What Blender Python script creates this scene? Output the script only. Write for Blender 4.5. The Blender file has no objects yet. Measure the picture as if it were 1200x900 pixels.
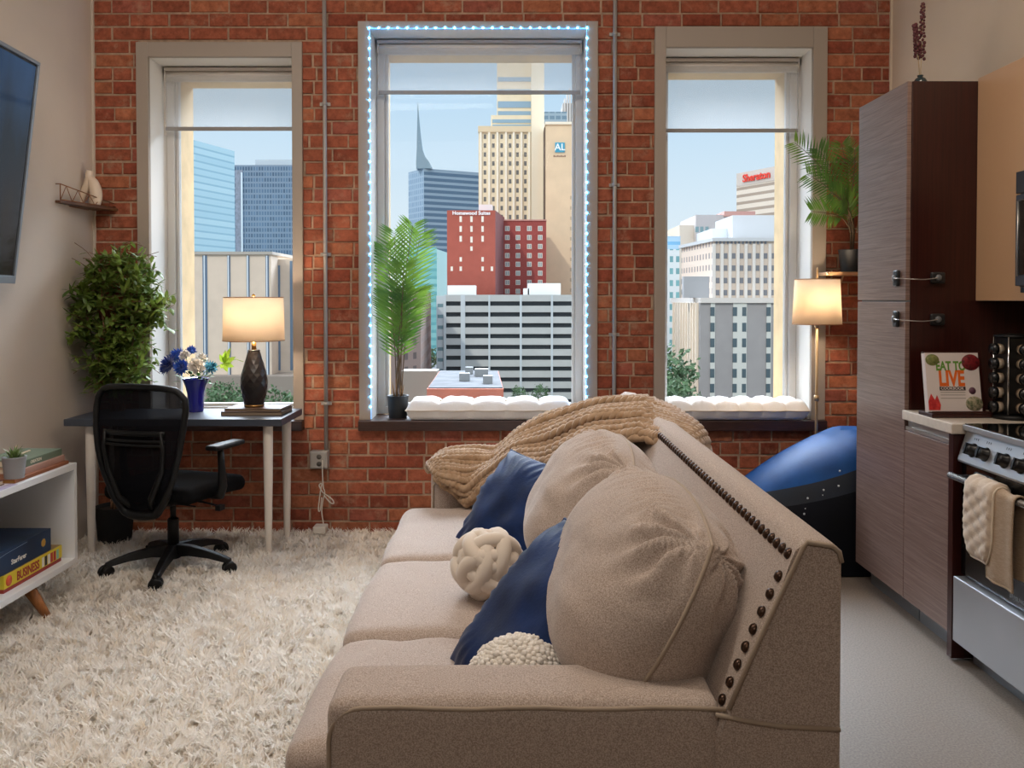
import bpy, math, random
import numpy as np
from mathutils import Vector, Matrix, noise, Euler
PI = math.pi
random.seed(7)
rng = np.random.default_rng(7)
S = bpy.context.scene
COL = S.collection

# ------------------------------------------------------------------ camera, sky, sun, large lights, exposure
H = 1.35                                   # lens height above the floor
cam = bpy.data.cameras.new('camera'); cam.lens = 30; cam.sensor_width = 36
cam.shift_y = -0.0658; cam.clip_end = 5000; cam.clip_start = 0.05
camo = bpy.data.objects.new('camera', cam); COL.objects.link(camo)
camo.location = (0, 0, H); camo.rotation_euler = (math.radians(88.85), 0, 0)
S.camera = camo
S.view_settings.view_transform = 'Standard'
S.view_settings.look = 'None'
S.view_settings.exposure = 0.0
S.view_settings.gamma = 1.0
S.view_settings.use_curve_mapping = False
S.cycles.use_denoising = True
S.cycles.max_bounces = 8
S.cycles.diffuse_bounces = 4
S.cycles.transparent_max_bounces = 16
S.cycles.sample_clamp_indirect = 6.0
S.cycles.caustics_reflective = False
S.cycles.caustics_refractive = False

world = bpy.data.worlds.new('sky'); S.world = world; world.use_nodes = True
wn = world.node_tree; wn.nodes.clear()
o_ = wn.nodes.new('ShaderNodeOutputWorld'); bg = wn.nodes.new('ShaderNodeBackground')
tc = wn.nodes.new('ShaderNodeTexCoord'); sp = wn.nodes.new('ShaderNodeSeparateXYZ')
cr = wn.nodes.new('ShaderNodeValToRGB'); st = wn.nodes.new('ShaderNodeValToRGB')
wn.links.new(tc.outputs['Generated'], sp.inputs[0])
wn.links.new(sp.outputs['Z'], cr.inputs[0]); wn.links.new(sp.outputs['Z'], st.inputs[0])
SKY = [(0.0, (.84, .89, .93)), (.12, (.68, .81, .93)), (.25, (.50, .70, .90)), (.42, (.80, .88, 1.0)), (1.0, (.72, .82, 1.0))]
# unseen sky beyond the windows, brightened to push more daylight indoors
nd = wn.nodes.new('ShaderNodeMapRange'); nd.inputs[1].default_value = .35; nd.inputs[2].default_value = .75; nd.inputs[3].default_value = .02; nd.inputs[4].default_value = 1
wn.links.new(sp.outputs['Y'], nd.inputs[0])
cr.color_ramp.elements[0].position = 0; cr.color_ramp.elements[0].color = (*SKY[0][1], 1)
cr.color_ramp.elements[1].position = 1; cr.color_ramp.elements[1].color = (*SKY[-1][1], 1)
for p, c in SKY[1:-1]:
    e = cr.color_ramp.elements.new(p); e.color = (*c, 1)
# brightness of the sky by height: extra glow added above the visible part
st.color_ramp.elements[0].position = 0.32; st.color_ramp.elements[0].color = (0, 0, 0, 1)
st.color_ramp.elements[1].position = 0.50; st.color_ramp.elements[1].color = (1, 1, 1, 1)
mq = wn.nodes.new('ShaderNodeMath'); mq.operation = 'MULTIPLY'; wn.links.new(st.outputs[0], mq.inputs[0]); wn.links.new(nd.outputs[0], mq.inputs[1])
mu = wn.nodes.new('ShaderNodeMath'); mu.operation = 'MULTIPLY_ADD'; mu.inputs[1].default_value = 30.0; mu.inputs[2].default_value = 1.06
wn.links.new(mq.outputs[0], mu.inputs[0]); wn.links.new(mu.outputs[0], bg.inputs['Strength'])
wn.links.new(cr.outputs[0], bg.inputs['Color']); wn.links.new(bg.outputs[0], o_.inputs[0])

def light(name, kind, loc, energy, color, rot=(0, 0, 0), size=1.0, size_y=None, spread=None):
    l = bpy.data.lights.new(name, kind); l.energy = energy; l.color = color
    if kind == 'AREA':
        l.size = size
        if size_y: l.shape = 'RECTANGLE'; l.size_y = size_y
        if spread: l.spread = math.radians(spread)
    elif kind == 'SUN': l.angle = math.radians(size)
    else: l.shadow_soft_size = size
    ob = bpy.data.objects.new(name, l); COL.objects.link(ob)
    ob.location = loc; ob.rotation_euler = [math.radians(a) for a in rot]
    return ob
light('sun', 'SUN', (0, 0, 60), 1.35, (1, .93, .84), (52, 0, -32), 1.5)
# unseen area lights added under the ceiling to fill the room
light('fill_light_room', 'AREA', (-1.0, 2.0, 3.36), 45, (1, .90, .80), (31, 0, 8), 1.6, .5)
light('fill_light_kitchen', 'AREA', (1.15, 2.0, 3.36), 22, (1, .85, .70), (28, 0, -6), 1.0, .5)
light('fill_light_rear', 'AREA', (-0.6, -1.2, 3.40), 36, (1, .93, .86), (20, 0, 0), 2.2, 1.2)

# ------------------------------------------------------------------ helpers
def lin(c):
    if isinstance(c, str):
        c = [int(c[i:i+2], 16) / 255 for i in (0, 2, 4)]
        c = [x / 12.92 if x <= .04045 else ((x + .055) / 1.055) ** 2.4 for x in c]
    return (*c[:3], 1.0)

MATS = {}
def mat(name, color, rough=.6, metal=0, spec=.5, var=0, vscale=8, bump=0, bscale=60, sheen=0, emis=None, estr=0,
        trans=0, color2=None, coat=0, stretch=(1, 1, 1), bdist=.004, sub=0, attr=None, wood=False):
    """principled surface with optional noise colour variation and noise bump"""
    if name in MATS: return MATS[name]
    m = bpy.data.materials.new(name); m.use_nodes = True; N = m.node_tree.nodes; L = m.node_tree.links
    b = N['Principled BSDF']; col = lin(color)
    b.inputs['Base Color'].default_value = col; b.inputs['Roughness'].default_value = rough
    b.inputs['Metallic'].default_value = metal; b.inputs['Specular IOR Level'].default_value = spec
    if sheen:
        b.inputs['Sheen Weight'].default_value = sheen; b.inputs['Sheen Roughness'].default_value = .4
    if coat: b.inputs['Coat Weight'].default_value = coat
    if trans: b.inputs['Transmission Weight'].default_value = trans
    if sub: b.inputs['Subsurface Weight'].default_value = sub; b.inputs['Subsurface Radius'].default_value = (.05, .04, .03)
    if emis: b.inputs['Emission Color'].default_value = lin(emis); b.inputs['Emission Strength'].default_value = estr
    t = N.new('ShaderNodeTexCoord'); mp = N.new('ShaderNodeMapping'); mp.inputs['Scale'].default_value = stretch
    L.new(t.outputs['Object'], mp.inputs[0])
    if var or color2 is not None:
        n = N.new('ShaderNodeTexNoise'); n.inputs['Scale'].default_value = vscale; n.inputs['Detail'].default_value = 5
        L.new(mp.outputs[0], n.inputs['Vector'])
        r = N.new('ShaderNodeValToRGB'); L.new(n.outputs['Fac'], r.inputs[0])
        c2 = lin(color2) if color2 is not None else tuple(max(0, x * (1 - var)) for x in col[:3]) + (1,)
        c1 = col if color2 is not None else tuple(min(1, x * (1 + var * .6)) for x in col[:3]) + (1,)
        r.color_ramp.elements[0].position = .34; r.color_ramp.elements[0].color = c2
        r.color_ramp.elements[1].position = .66; r.color_ramp.elements[1].color = c1
        out = r.outputs[0]
        if attr:
            a = N.new('ShaderNodeAttribute'); a.attribute_name = attr
            mx = N.new('ShaderNodeMix'); mx.data_type = 'RGBA'; mx.blend_type = 'MULTIPLY'; mx.inputs[0].default_value = 1
            L.new(out, mx.inputs[6]); L.new(a.outputs['Color'], mx.inputs[7]); out = mx.outputs[2]
        L.new(out, b.inputs['Base Color'])
    elif attr:
        a = N.new('ShaderNodeAttribute'); a.attribute_name = attr; L.new(a.outputs['Color'], b.inputs['Base Color'])
    if bump:
        n2 = N.new('ShaderNodeTexNoise'); n2.inputs['Scale'].default_value = bscale; n2.inputs['Detail'].default_value = 4
        L.new(mp.outputs[0], n2.inputs['Vector'])
        bp = N.new('ShaderNodeBump'); bp.inputs['Strength'].default_value = bump; bp.inputs['Distance'].default_value = bdist
        L.new(n2.outputs['Fac'], bp.inputs['Height']); L.new(bp.outputs[0], b.inputs['Normal'])
    MATS[name] = m
    return m

class MB:
    """collects geometry (world or local coordinates) and links it as one mesh object"""
    def __init__(s): s.v = []; s.f = []; s.m = []; s.sm = []
    def add(s, vs, fs, mi=0, smooth=False):
        k = len(s.v); s.v.extend([tuple(v) for v in vs])
        for f in fs: s.f.append([i + k for i in f]); s.m.append(mi); s.sm.append(smooth)
        return s
    def box(s, x0, x1, y0, y1, z0, z1, mi=0, M=None):
        vs = [Vector((x, y, z)) for z in (z0, z1) for y in (y0, y1) for x in (x0, x1)]
        if M is not None: vs = [M @ v for v in vs]
        return s.add(vs, [(0, 2, 3, 1), (4, 5, 7, 6), (0, 1, 5, 4), (2, 6, 7, 3), (0, 4, 6, 2), (1, 3, 7, 5)], mi)
    def prism(s, pts, z0, z1, mi=0, M=None):
        n = len(pts); vs = [Vector((p[0], p[1], z0)) for p in pts] + [Vector((p[0], p[1], z1)) for p in pts]
        if M is not None: vs = [M @ v for v in vs]
        fs = [tuple(reversed(range(n))), tuple(range(n, 2 * n))] + [(i, (i + 1) % n, n + (i + 1) % n, n + i) for i in range(n)]
        return s.add(vs, fs, mi)
    def rings(s, rings, closed=True, mi=0, smooth=True, caps=True):
        n = len(rings[0]); vs = [p for r in rings for p in r]; fs = []
        for i in range(len(rings) - 1):
            for j in range(n if closed else n - 1):
                a, b_ = i * n + j, i * n + (j + 1) % n
                fs.append((a, b_, b_ + n, a + n))
        if caps and closed:
            fs.append(tuple(reversed(range(n)))); fs.append(tuple(range((len(rings) - 1) * n, len(rings) * n)))
        return s.add(vs, fs, mi, smooth)
    def lathe(s, prof, c=(0, 0, 0), n=32, mi=0, smooth=True, caps=True, sx=1, sy=1, twist=0):
        rs = [[(c[0] + sx * r * math.cos(2 * PI * (j + twist * i) / n), c[1] + sy * r * math.sin(2 * PI * (j + twist * i) / n), c[2] + z)
               for j in range(n)] for i, (r, z) in enumerate(prof)]
        return s.rings(rs, True, mi, smooth, caps)
    def tube(s, pts, r, n=8, mi=0, closed=False, smooth=True):
        pts = [Vector(p) for p in pts]; k = len(pts)
        rr = r if isinstance(r, (list, tuple)) else [r] * k
        T = []
        for i in range(k):
            a = pts[(i - 1) % k] if (closed or i > 0) else pts[i]; b_ = pts[(i + 1) % k] if (closed or i < k - 1) else pts[i]
            t = (b_ - a); T.append(t.normalized() if t.length > 1e-9 else Vector((0, 0, 1)))
        up = Vector((0, 0, 1)) if abs(T[0].z) < .9 else Vector((1, 0, 0))
        nrm = T[0].cross(up).normalized(); rings = []
        for i in range(k):
            nrm = (nrm - T[i] * nrm.dot(T[i]))
            nrm = nrm.normalized() if nrm.length > 1e-6 else T[i].orthogonal().normalized()
            bi = T[i].cross(nrm)
            rings.append([tuple(pts[i] + (nrm * math.cos(2 * PI * j / n) + bi * math.sin(2 * PI * j / n)) * rr[i]) for j in range(n)])
        if closed:
            rings.append(rings[0]); return s.rings(rings, True, mi, smooth, False)
        return s.rings(rings, True, mi, smooth, True)
    def sphere(s, c, r, n=16, m=10, mi=0, sq=(1, 1, 1)):
        vs = [(c[0], c[1], c[2] - r * sq[2])]
        for i in range(1, m):
            a = -PI / 2 + PI * i / m
            for j in range(n):
                t = 2 * PI * j / n
                vs.append((c[0] + r * sq[0] * math.cos(a) * math.cos(t), c[1] + r * sq[1] * math.cos(a) * math.sin(t), c[2] + r * sq[2] * math.sin(a)))
        vs.append((c[0], c[1], c[2] + r * sq[2])); fs = []
        for j in range(n): fs.append((0, 1 + (j + 1) % n, 1 + j))
        for i in range(m - 2):
            for j in range(n):
                a = 1 + i * n + j; b_ = 1 + i * n + (j + 1) % n; fs.append((a, b_, b_ + n, a + n))
        L_ = len(vs) - 1; base = 1 + (m - 2) * n
        for j in range(n): fs.append((base + j, base + (j + 1) % n, L_))
        return s.add(vs, fs, mi, True)
    def grid(s, P, mi=0, smooth=True):
        """P: rows of points"""
        n = len(P[0]); vs = [p for r in P for p in r]
        fs = [(i * n + j, i * n + j + 1, (i + 1) * n + j + 1, (i + 1) * n + j) for i in range(len(P) - 1) for j in range(n - 1)]
        return s.add(vs, fs, mi, smooth)
    def xf(s, M, k0=0):
        for i in range(k0, len(s.v)): s.v[i] = tuple(M @ Vector(s.v[i]))
        return s
    def build(s, name, mats, parent=None, loc=None, bevel=0, subsurf=0, solid=0, segs=2, uv=False):
        if loc is None: loc = wloc(parent) if parent is not None else (0, 0, 0)
        me = bpy.data.meshes.new(name)
        vs = [(v[0] - loc[0], v[1] - loc[1], v[2] - loc[2]) for v in s.v]
        me.from_pydata(vs, [], s.f)
        if not isinstance(mats, (list, tuple)): mats = [mats]
        for m in mats: me.materials.append(m)
        me.polygons.foreach_set('material_index', s.m); me.polygons.foreach_set('use_smooth', s.sm)
        me.update()
        o = bpy.data.objects.new(name, me); COL.objects.link(o)
        if parent is not None: o.parent = parent
        else: o.location = loc
        if uv:
            ul = me.uv_layers.new(name='UVMap')
            for p in me.polygons:
                nx, ny, nz = p.normal
                for li in p.loop_indices:
                    v = me.vertices[me.loops[li].vertex_index].co
                    if abs(nz) > .7: ul.data[li].uv = (0, -1000)
                    else:
                        d = (-ny, nx); ul.data[li].uv = (v[0] * d[0] + v[1] * d[1] + 500, v[2] + loc[2] + 100)
        if solid:
            md = o.modifiers.new('solid', 'SOLIDIFY'); md.thickness = solid; md.offset = 0
        if bevel:
            md = o.modifiers.new('bevel', 'BEVEL'); md.width = bevel; md.segments = segs; md.limit_method = 'ANGLE'; md.angle_limit = math.radians(40)
            md.harden_normals = False
        if subsurf:
            md = o.modifiers.new('sub', 'SUBSURF'); md.levels = subsurf; md.render_levels = subsurf
        return o

def wloc(o):
    v = Vector(o.location)
    while o.parent is not None:
        o = o.parent; v = v + Vector(o.location)
    return tuple(v)

def tag(o, label, cat, group=None, kind=None):
    if label: o['label'] = label
    if cat: o['category'] = cat
    if group: o['group'] = group
    if kind: o['kind'] = kind
    return o
def thing(name, label, cat, loc=(0, 0, 0), group=None, kind=None):
    o = bpy.data.objects.new(name, None); COL.objects.link(o); o.location = loc; o.empty_display_size = .1
    return tag(o, label, cat, group, kind)
def struct(name, mb, m, parent=None, loc=None, **k):
    o = mb.build(name, m, parent, loc, **k)
    if parent is None: o['kind'] = 'structure'
    return o
def dup_tree(r, loc, label=None):
    c = r.copy(); COL.objects.link(c); c.location = loc
    if label: c['label'] = label
    for ch in list(r.children):
        d = ch.copy(); COL.objects.link(d); d.parent = c
        for g in list(ch.children):
            e = g.copy(); COL.objects.link(e); e.parent = d
    return c

def text_mesh(txt, size, m, parent, M, name='lettering', depth=.0006, align='CENTER', bold=0, sx=1.0):
    c = bpy.data.curves.new(name, 'FONT'); c.body = txt; c.size = size; c.extrude = depth; c.align_x = align; c.align_y = 'CENTER'
    c.offset = bold; c.resolution_u = 3
    t = bpy.data.objects.new(name, c); COL.objects.link(t)
    bpy.context.view_layer.update()
    me = bpy.data.meshes.new_from_object(t.evaluated_get(bpy.context.evaluated_depsgraph_get()))
    bpy.data.objects.remove(t); bpy.data.curves.remove(c)
    me.materials.clear(); me.materials.append(m)
    pl = Vector(wloc(parent)) if parent is not None else Vector((0, 0, 0))
    for v in me.vertices:
        q = M @ Vector((v.co.x * sx, v.co.y, v.co.z)); v.co = q - pl
    o = bpy.data.objects.new(name, me); COL.objects.link(o); o.parent = parent
    return o

def rbox(mb, c, half, r, n=14, puff=0, M=None, disp=None, mi=0):
    """rounded box, optionally puffed; M rotates about c"""
    idx = {}; vs = []; fs = []
    hx, hy, hz = half; rr = min(r, *half)
    lin1 = [math.sin((-1 + 2 * i / n) * PI / 2 * .999) for i in range(n + 1)]
    def pt(q):
        k = tuple(round(x, 5) for x in q)
        if k in idx: return idx[k]
        p = Vector((q[0] * hx, q[1] * hy, q[2] * hz))
        inn = Vector((max(-(hx - rr), min(hx - rr, p.x)), max(-(hy - rr), min(hy - rr, p.y)), max(-(hz - rr), min(hz - rr, p.z))))
        d = p - inn
        if d.length > 1e-9: p = inn + d.normalized() * rr
        nr = d.normalized() if d.length > 1e-9 else Vector((0, 0, 0))
        if puff:
            a = [1 - min(1, abs(p.x / hx)) ** 2.5, 1 - min(1, abs(p.y / hy)) ** 2.5, 1 - min(1, abs(p.z / hz)) ** 2.5]
            pf = puff if isinstance(puff, (tuple, list)) else (puff,) * 3
            p = p + Vector((math.copysign(pf[0] * a[1] * a[2], p.x) * min(1, abs(q[0])) ** 2, math.copysign(pf[1] * a[0] * a[2], p.y) * min(1, abs(q[1])) ** 2,
                            math.copysign(pf[2] * a[0] * a[1], p.z) * min(1, abs(q[2])) ** 2))
        if disp: p = p + disp(p, nr)
        if M is not None: p = M @ p
        vs.append(p + Vector(c)); idx[k] = len(vs) - 1
        return idx[k]
    for ax in range(3):
        for sgn in (-1, 1):
            for i in range(n):
                for j in range(n):
                    q = []
                    for (a, b_) in ((i, j), (i + 1, j), (i + 1, j + 1), (i, j + 1)):
                        w = [0, 0, 0]; w[ax] = sgn; w[(ax + 1) % 3] = lin1[a]; w[(ax + 2) % 3] = lin1[b_]; q.append(pt(w))
                    if sgn < 0: q.reverse()
                    fs.append(q)
    mb.add(vs, fs, mi, True)
    return mb

def pillow(mb, W, Hh, T, M, n=36, k=.10, a=3.0, b_=.55, wr=0, wf=9, seed=0, mi=0, seam=True, seam_r=.004, sag=0):
    """knife edge pillow in its own xy plane, thickness along z"""
    def P(u, v, s_):
        x = u * W / 2 * (1 - k * (1 - v * v) * abs(u)); y = v * Hh / 2 * (1 - k * (1 - u * u) * abs(v))
        pr = (max(0, (1 - abs(u) ** a)) * max(0, (1 - abs(v) ** a))) ** b_
        z = s_ * T / 2 * pr
        if wr:
            e = max(abs(u), abs(v)); ang = math.atan2(v, u)
            fall = e ** 3 * min(1, pr * 3)
            z += s_ * wr * fall * math.sin(ang * wf + seed + 2.3 * noise.noise(Vector((u * 2 + seed, v * 2, s_))))
            q = noise.noise(Vector((u * 2.2 + seed, v * 2.2, s_ * 3 + 7))) * wr * 1.6 * min(1, pr * 2)
            z += s_ * q
        y -= sag * (1 - abs(v)) * 0
        return M @ Vector((x, y, z))
    g = [math.sin((-1 + 2 * i / n) * PI / 2) for i in range(n + 1)]
    for s_ in (1, -1):
        rows = [[P(u, v, s_) for u in g] for v in g]
        if s_ < 0: rows = [list(reversed(r)) for r in rows]
        mb.grid(rows, mi)
    if seam:
        path = [P(u, -1, 1) for u in g[:-1]] + [P(1, v, 1) for v in g[:-1]] + [P(u, 1, 1) for u in reversed(g[1:])] + [P(-1, v, 1) for v in reversed(g[1:])]
        mb.tube(path, seam_r, 6, mi, closed=True)
    return mb

def leafmat(name, c1, c2, vscale=5, transl=.4, rough=.5):
    m = mat(name, c1, rough, color2=c2, vscale=vscale); N = m.node_tree.nodes; L = m.node_tree.links
    b = N['Principled BSDF']; o = N['Material Output']; src = b.inputs['Base Color'].links[0].from_socket
    t = N.new('ShaderNodeBsdfTranslucent'); hs = N.new('ShaderNodeHueSaturation'); hs.inputs['Hue'].default_value = .485; hs.inputs['Value'].default_value = 1.5
    L.new(src, hs.inputs['Color']); L.new(hs.outputs[0], t.inputs[0]); x = N.new('ShaderNodeMixShader'); x.inputs[0].default_value = transl
    L.new(b.outputs[0], x.inputs[1]); L.new(t.outputs[0], x.inputs[2]); L.new(x.outputs[0], o.inputs[0])
    return m
def TR(loc, rx=0, ry=0, rz=0):
    return Matrix.Translation(loc) @ Euler([math.radians(a) for a in (rx, ry, rz)], 'XYZ').to_matrix().to_4x4()
def WX(px, Y): return (px - 600) * Y / 1000
def WZ(py, Y): return H - (py - 351) * Y / 1000
# ------------------------------------------------------------------ room shell
XL, XR, YB, ZC = -2.381, 2.153, 4.87, 3.45
PL = mat('plaster', 'c9bdb0', .85, var=.05, vscale=2, bump=.15, bscale=90, spec=.25)
PR = mat('plaster_warm', 'd2c2ae', .85, var=.05, vscale=2, bump=.15, bscale=90, spec=.25)
CEIL = mat('ceiling_paint', 'd8d0c6', .9, spec=.2)
CONC = mat('pale_concrete', '8d8075', .5, vscale=150, bump=.1, bscale=160, color2='73685e')
MORT = mat('mortar', 'ab9079', .95, var=.25, vscale=30, bump=.6, bscale=80)
STONE = mat('tan_stone', 'd9bd93', .85, var=.14, vscale=6, bump=.2, bscale=20)
TRIM = mat('trim_paint', '9e9287', .5, spec=.4)
LINING = mat('lining_paint', 'e6e4e0', .45, spec=.4)
FRAME = mat('window_frame_paint', 'c9c8c6', .4, spec=.4)
LEDGE = mat('dark_ledge', '3b2620', .35, var=.3, vscale=14, stretch=(1, 9, 9))
def mk_brick():
    m = mat('brick', 'b45e3c', .9, attr=None, bump=0)
    N = m.node_tree.nodes; L = m.node_tree.links; b = N['Principled BSDF']; b.inputs['Specular IOR Level'].default_value = .25
    a = N.new('ShaderNodeAttribute'); a.attribute_name = 'tone'
    t = N.new('ShaderNodeTexCoord'); n = N.new('ShaderNodeTexNoise'); n.inputs['Scale'].default_value = 26; n.inputs['Detail'].default_value = 7
    n.inputs['Roughness'].default_value = .65
    L.new(t.outputs['Object'], n.inputs[0])
    r = N.new('ShaderNodeValToRGB'); e = r.color_ramp.elements; e[0].position = .3; e[0].color = (.55, .53, .53, 1); e[1].position = .7; e[1].color = (1.2, 1.25, 1.3, 1)
    L.new(n.outputs['Fac'], r.inputs[0])
    mx = N.new('ShaderNodeMix'); mx.data_type = 'RGBA'; mx.blend_type = 'MULTIPLY'; mx.inputs[0].default_value = 1
    L.new(a.outputs['Color'], mx.inputs[6]); L.new(r.outputs[0], mx.inputs[7])
    # mortar smears
    n3 = N.new('ShaderNodeTexNoise'); n3.inputs['Scale'].default_value = 11; n3.inputs['Detail'].default_value = 8; n3.inputs['Roughness'].default_value = .7
    L.new(t.outputs['Object'], n3.inputs[0])
    r3 = N.new('ShaderNodeValToRGB'); e = r3.color_ramp.elements; e[0].position = .55; e[0].color = (0, 0, 0, 1); e[1].position = .72; e[1].color = (.55, .55, .55, 1)
    L.new(n3.outputs['Fac'], r3.inputs[0])
    m2 = N.new('ShaderNodeMix'); m2.data_type = 'RGBA'; L.new(r3.outputs[0], m2.inputs[0]); L.new(mx.outputs[2], m2.inputs[6]); m2.inputs[7].default_value = lin('b09078')
    L.new(m2.outputs[2], b.inputs['Base Color'])
    bp = N.new('ShaderNodeBump'); bp.inputs['Strength'].default_value = .55; bp.inputs['Distance'].default_value = .006
    L.new(n.outputs['Fac'], bp.inputs['Height']); L.new(bp.outputs[0], b.inputs['Normal'])
    return m
BRICK = mk_brick()

struct('floor', MB().box(XL - .2, XR + .2, -3.4, 5.05, -.12, 0), CONC)
struct('ceiling', MB().box(XL - .2, XR + .2, -3.4, 5.45, ZC, ZC + .12), CEIL)
struct('wall_left', MB().box(XL - .2, XL, -3.2, 4.9, 0, ZC), PL)
struct('wall_right', MB().box(XR, XR + .2, -3.2, 4.9, 0, ZC), PR)
struct('wall_rear', MB().box(XL - .2, XR + .2, -3.4, -3.2, 0, ZC), PL)
# name, opening x0 x1 top, casing outer x0 x1 top
WIN = [(-2.060, -1.247, 2.723, -2.128, -1.188, 2.806), (-.806, .4237, 2.884, -.872, .487, 2.923), (.872, 1.7045, 2.777, .808, 1.785, 2.894)]
SILL = .663
mb = MB()
def wall_cols(mb, y0, y1, mi, z1=ZC, grow=0):
    xs = XL - .2
    for (a, b, t, *_r) in WIN:
        mb.box(xs, a - grow, y0, y1, 0, z1, mi); mb.box(a - grow, b + grow, y0, y1, 0, SILL - .06, mi); mb.box(a - grow, b + grow, y0, y1, t + grow, z1, mi)
        xs = b + grow
    mb.box(xs, XR + .2, y0, y1, 0, z1, mi)
wall_cols(mb, YB + .0075, 5.2, 0, grow=.012)
wall_cols(mb, 5.2, 5.46, 1, grow=-.03)
cols = []; nm = len(mb.f)
pitch = .0762; rowz = 0.006; k = 0
brick_faces = []
while rowz < ZC - .02:
    z0, z1 = rowz, rowz + .0655
    blocks = []
    for (a, b, t, ca, cb, ct) in WIN:
        if z1 > SILL - .06 - .004 and z0 < ct - .03 and not (z0 < SILL - .06 and z1 < SILL): blocks.append((ca + .004, cb - .004))
    segs = []; xs = XL
    for (ca, cb) in blocks:
        segs.append((xs, ca)); xs = cb
    segs.append((xs, XR))
    header = (k % 7 == 6)
    bl = .104 if header else .2165; off = (.5 * bl if k % 2 else 0) + random.uniform(-.012, .012)
    for (s0, s1) in segs:
        n0 = math.floor((s0 - XL + off) / (bl + .011)) - 1; x = XL - off + n0 * (bl + .011)
        while x < s1:
            w = bl * random.uniform(.955, 1.0)
            if not header and random.random() < .05: w = bl * .5
            a, b = max(x, s0), min(x + w, s1)
            if b - a > .014:
                f = YB + random.uniform(-.0035, .004); dz0 = random.uniform(-.002, .002); dz1 = random.uniform(-.002, .002); c_ = .0035
                tz0, tz1 = z0 + dz0, z1 + dz1
                sk = [random.uniform(-.0015, .0015) for _ in range(4)]
                v = [(a, YB + .016, tz0), (b, YB + .016, tz0), (b, YB + .016, tz1), (a, YB + .016, tz1),
                     (a, f + c_, tz0), (b, f + c_, tz0), (b, f + c_, tz1), (a, f + c_, tz1),
                     (a + c_, f + sk[0], tz0 + c_), (b - c_, f + sk[1], tz0 + c_), (b - c_, f + sk[2], tz1 - c_), (a + c_, f + sk[3], tz1 - c_)]
                mb.add(v, [(0, 1, 5, 4), (1, 2, 6, 5), (2, 3, 7, 6), (3, 0, 4, 7), (4, 5, 9, 8), (5, 6, 10, 9), (6, 7, 11, 10), (7, 4, 8, 11), (8, 9, 10, 11)], 2)
                q = random.random(); base = np.array(lin('9e5840')[:3])
                if q < .15: base = np.array(lin('8f4a36')[:3])
                elif q < .3: base = np.array(lin('a96648')[:3])
                elif q < .36: base = np.array(lin('a05a48')[:3])
                base = base * random.uniform(.86, 1.10)
                cols += [base] * 9
            x += w + random.uniform(.009, .013)
    rowz += pitch; k += 1
wb = struct('wall_back', mb, [MORT, STONE, BRICK])
ca_ = wb.data.color_attributes.new('tone', 'FLOAT_COLOR', 'CORNER')
arr = np.ones((len(wb.data.loops), 4), np.float32); li = 0
for i, p in enumerate(wb.data.polygons):
    if i >= nm: arr[p.loop_start:p.loop_start + p.loop_total, :3] = cols[i - nm]
ca_.data.foreach_set('color', arr.ravel())

def mk_glass():
    m = bpy.data.materials.new('window_glass'); m.use_nodes = True; N = m.node_tree.nodes; L = m.node_tree.links; N.clear()
    o = N.new('ShaderNodeOutputMaterial'); tr = N.new('ShaderNodeBsdfTransparent'); gl = N.new('ShaderNodeBsdfGlossy'); gl.inputs['Roughness'].default_value = .02
    fr = N.new('ShaderNodeFresnel'); fr.inputs['IOR'].default_value = 1.12; mx = N.new('ShaderNodeMixShader')
    tr.inputs[0].default_value = (.97, .985, .98, 1)
    L.new(fr.outputs[0], mx.inputs[0]); L.new(tr.outputs[0], mx.inputs[1]); L.new(gl.outputs[0], mx.inputs[2]); L.new(mx.outputs[0], o.inputs[0]); return m
GLASS = mk_glass()
def mk_shade_fabric(name, col, tcol, tr_amt, transl=.5):
    m = bpy.data.materials.new(name); m.use_nodes = True; N = m.node_tree.nodes; L = m.node_tree.links; N.clear()
    o = N.new('ShaderNodeOutputMaterial'); tr = N.new('ShaderNodeBsdfTransparent'); df = N.new('ShaderNodeBsdfDiffuse'); tl = N.new('ShaderNodeBsdfTranslucent')
    df.inputs[0].default_value = lin(col); tl.inputs[0].default_value = lin(tcol); m1 = N.new('ShaderNodeMixShader'); m1.inputs[0].default_value = transl
    t = N.new('ShaderNodeTexCoord'); n = N.new('ShaderNodeTexNoise'); n.inputs['Scale'].default_value = 300
    L.new(t.outputs['Object'], n.inputs[0]); bp = N.new('ShaderNodeBump'); bp.inputs['Strength'].default_value = .2; bp.inputs['Distance'].default_value = .001
    L.new(n.outputs['Fac'], bp.inputs['Height']); L.new(bp.outputs[0], df.inputs['Normal'])
    L.new(df.outputs[0], m1.inputs[1]); L.new(tl.outputs[0], m1.inputs[2])
    m2 = N.new('ShaderNodeMixShader'); m2.inputs[0].default_value = 1 - tr_amt
    L.new(tr.outputs[0], m2.inputs[1]); L.new(m1.outputs[0], m2.inputs[2]); L.new(m2.outputs[0], o.inputs[0]); return m
SHADE_SHEER = mk_shade_fabric('sheer_roller_fabric', 'dcdcdc', 'e8e8e8', .73, .35)
ROLLM = mat('roller_cassette', 'c9c1b9', .6)
BARM = mat('roller_bar', '8d8a88', .5)
GY = 5.155
wins = []
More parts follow.
